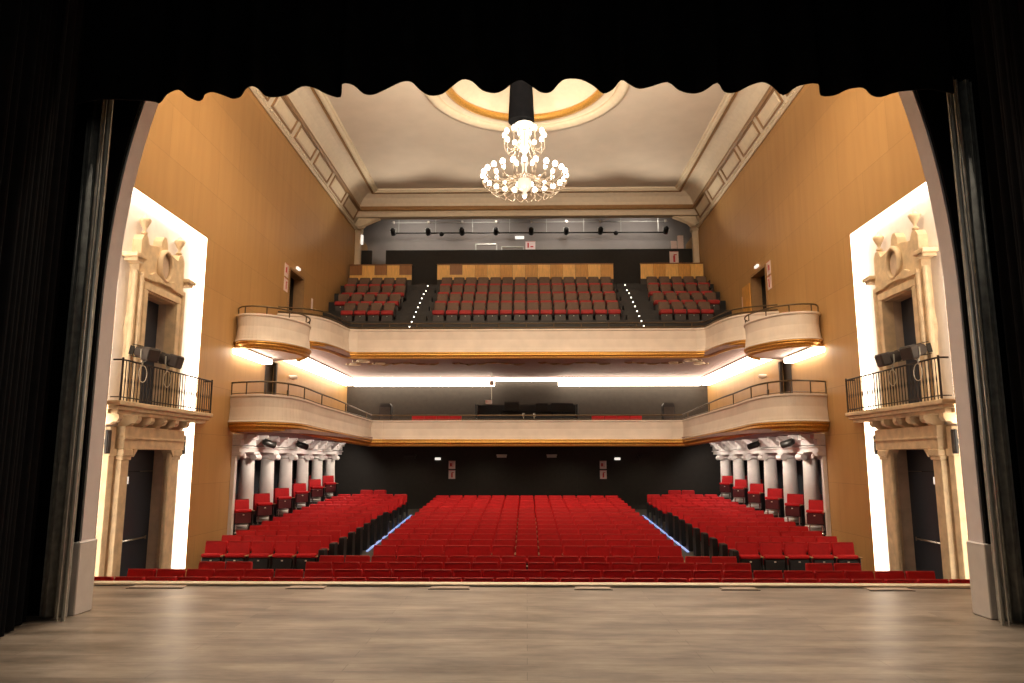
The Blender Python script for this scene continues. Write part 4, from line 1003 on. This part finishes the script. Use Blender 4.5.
def tier(n, R, zc, zb, drop, rb, off=0.0):
    for k in range(n):
        ang = 2*pi*(k+off)/n
        pts, tip = arm(R, zc, zb, ang, drop=drop)
        b = MB(); b.tube(pts, 0.016, 6); b.lathe([(0.02, -0.02), (0.055, 0.0), (0.06, 0.015), (0.02, 0.02)], tip, 8)
        ar = part(b, 'arm', 'glass', ch)
        b = MB(); b.lathe([(0.02, 0.02), (rb*0.75, 0.05), (rb, 0.11), (rb*0.8, 0.17), (rb*0.3, 0.21)], tip, 10); o = b.make('bulb', 'bulb', ar); 
        b = MB(); b.lathe([(0.004, -0.20), (0.02, -0.14), (0.025, -0.10), (0.004, -0.03)], (tip[0], tip[1], tip[2]-0.02), 6); b.make('pendant', 'glass', ar)
tier(24, 1.32, 10.62, 10.62, 0.26, 0.085)
tier(12, 0.92, 10.75, 10.66, 0.22, 0.06, 0.5)
tier(12, 0.64, 11.85, 11.98, 0.34, 0.075)
tier(6, 0.34, 12.05, 12.2, 0.2, 0.06)
b = MB()
for k in range(24):   # hoops hanging below the lower ring
    a0 = 2*pi*k/24; a1 = 2*pi*(k+1)/24
    pts = [(CX+1.22*(1-0.12*math.sin(pi*t))*math.cos(a0+(a1-a0)*t), CYY+1.22*(1-0.12*math.sin(pi*t))*math.sin(a0+(a1-a0)*t), 10.40-0.17*math.sin(pi*t)) for t in [j/6 for j in range(7)]]
    b.tube(pts, 0.014, 5)
part(b, 'crystal_swags', 'glass', ch)
lamp('chandelier_light', 'POINT', (CX, CYY, 11.35), CHAND_W, (1.0, 0.84, 0.62), size=0.12)
lamp('chandelier_bottom_light', 'POINT', (CX, CYY, 9.85), CHAND_W*0.6, (1.0, 0.84, 0.62), size=0.08)

# ================================================================== STAGE DRAPES
PP = [(98.9,98),(148.4,100),(158.6,102),(166.2,93),(177.6,88.7),(186.5,95.5),(196.7,99.9),(201.7,98),(204.3,93),(211.9,91),(224.6,95),(232,97.6),(239.8,95.5),(244.9,88),(251,85),(257.6,88),(265,95),(275,96),(288,93),(300.8,85.4),(313.5,86.7),(326,93),(340,96),(341.4,82.9),(352.7,84),(362.9,92.5),(373,93.5),(385.7,88),(401,80.8),(411,80.8),(418.7,88),(428.9,94.3),(441.6,93),(451.7,85.4),(461.9,78.3),(472,80.3),(482.2,89.2),(494.9,92),(505,88),(512.7,81.6),(521.6,79),(530.5,84),(540.6,91),(550.8,91),(558.4,82.9),(566,77.8),(581,78.3),(594,84.9),(603.3,92.2),(613.2,88.2),(621.5,78.9),(629.8,83.2),(639.8,87.6),(653,84.9),(668,80.9),(679.6,89.2),(693,92.5),(704.5,89.9),(717.8,81.6),(724.5,90.5),(736,91.5),(749.4,84.9),(762.6,80.9),(772.6,84.9),(784.2,94.2),(799,84.9),(819,82.6),(821.4,94.2),(835.7,94.2),(849,88.2),(864,86.6),(872.2,93.9),(882.2,95.9),(900.4,90.5),(930,88)]
# pleat depth of the hem, measured as folds of the cloth (hem at one height, folds swing to and fro)
HEMZ = 5.86
def hem_point(px, py):
    u = (px-512)/740; v = (341.5-py)/740
    cp, sp_ = math.cos(PITCH), math.sin(PITCH)
    f0 = (-math.sin(YAW), math.cos(YAW)); r0 = (math.cos(YAW), math.sin(YAW))
    d = (f0[0]*(cp-v*sp_)+u*r0[0], f0[1]*(cp-v*sp_)+u*r0[1], sp_+v*cp)
    t = (HEMZ-1.8)/d[2]
    return d[0]*t, d[1]*t
hem = [hem_point(*p) for p in PP]
hem = smooth_path(hem, 3)
xl, yl = hem[0]
left_ext = [(xl-0.33*k, 7.75+0.14*math.sin(k*1.9)) for k in (1,)]
xr_, yr_ = hem[-1]
right_ext = [(xr_+0.33*k, 7.70+0.14*math.sin(k*1.9)) for k in (1,)]
hem = left_ext+hem+right_ext
b = MB()
F = [b.b.verts.new((x, y, HEMZ)) for x, y in hem]; G = [b.b.verts.new((x*0.985, 7.7+(y-7.7)*0.6, 9.6)) for x, y in hem]
F2 = [b.b.verts.new((x, y+0.03, HEMZ)) for x, y in hem]; G2 = [b.b.verts.new((x*0.985, 7.73+(y-7.7)*0.6, 9.6)) for x, y in hem]
for i in range(len(hem)-1):
    for q_ in ((F[i], F[i+1], G[i+1], G[i]), (F2[i], G2[i], G2[i+1], F2[i+1]), (F[i], F2[i], F2[i+1], F[i+1])):
        f_ = b.b.faces.new(q_); f_.smooth = True
vl = thing('stage_valance', 'black pleated valance curtain with a wavy hem across the stage top', 'curtain', (0, 7.7, 9.6))
part(b, 'cloth', 'black', vl)
b = MB(); b.tube([(-5.1, 7.75, 9.62), (5.1, 7.75, 9.62)], 0.04, 8); part(b, 'batten', 'blackm', vl)

def drape(x0, x1, y, z0, z1, amp, per, m, thick=0.03, n=None, lean=0.0):
    b = MB(); L_ = abs(x1-x0); n = n or max(8, int(L_/per*10))
    secs = []
    for i in range(n+1):
        x = x0+(x1-x0)*i/n; yy = y+amp*math.sin(2*pi*abs(x-x0)/per)+0.35*amp*math.sin(2*pi*abs(x-x0)/per*2.3+1)
        secs.append([(x, yy, z0), (x, yy+thick, z0), (x+lean, yy+thick, z1), (x+lean, yy, z1)])
    b.loft(secs, close=True, smooth=True)
    return b
for s in (-1, 1):
    sd = SIDE[s]
    t = thing('leg_curtain', 'broad black velour leg curtain at the %s edge of the stage' % sd, 'curtain', (s*8, 8.2, 0), 'black leg curtains')
    lp = smooth_path([(s*5.60, 8.56), (s*5.46, 8.0), (s*5.10, 7.25), (s*4.72, 6.6), (s*4.40, 5.9), (s*4.20, 5.1), (s*4.5, 4.3), (s*6.0, 3.9), (s*9.0, 3.9), (s*13.0, 4.2)], 40)
    b = MB(); secs = []; acc = 0.0
    for i, (x, y) in enumerate(lp):
        x0, y0 = lp[max(i-1, 0)]; x1, y1 = lp[min(i+1, len(lp)-1)]
        l = math.hypot(x1-x0, y1-y0); acc += l/2; nx, ny = (y1-y0)/l, -(x1-x0)/l
        o_ = 0.05*math.sin(2*pi*acc/0.28)+0.015*math.sin(acc*9)
        secs.append([(x+nx*o_, y+ny*o_, 0.02), (x+nx*(o_+0.02), y+ny*(o_+0.02), 0.02), (x+nx*(o_+0.02), y+ny*(o_+0.02), 9.4), (x+nx*o_, y+ny*o_, 9.4)])
    b.loft(secs, close=True, smooth=False); part(b, 'cloth', 'black', t)
    t = thing('tormentor_drape', 'narrow charcoal pleated drape beside the %s proscenium jamb' % sd, 'curtain', (s*5.5, 8.7, 0), 'charcoal drapes')
    part(drape(s*5.29, s*5.60, 8.76, 0.02, 6.5, 0.04, 0.13, 'tormentor', n=32), 'cloth', 'tormentor', t)
    t = thing('steel_guide', 'thin upright steel guide cable group between %s drape and white jamb' % sd, 'steel guide', (s*5.27, 8.7, 0), 'steel guides')
    for k, (xx, r_) in enumerate(((5.25, 0.022), (5.30, 0.010), (5.22, 0.008))):
        b = MB(); b.tube([(s*(xx+0.02*k), 8.66, 0.0), (s*xx, 8.66, 6.5)], r_, 6); part(b, 'cable', 'steel', t)
    # black jamb liner hiding the arch's stage face
    b = MB(); pts = []
    sec = []
    for x, z in arch_pts[:26]:
        sec.append([(s*(x+0.02), 8.94, z), (s*14, 8.94, z), (s*14, 8.99, z), (s*(x+0.02), 8.99, z)])
    b.loft(sec, close=True); t = tag(b.make('masking_flat', 'black'), 'black masking flat covering the stage face of the %s proscenium' % sd, 'masking', 'masking flats')
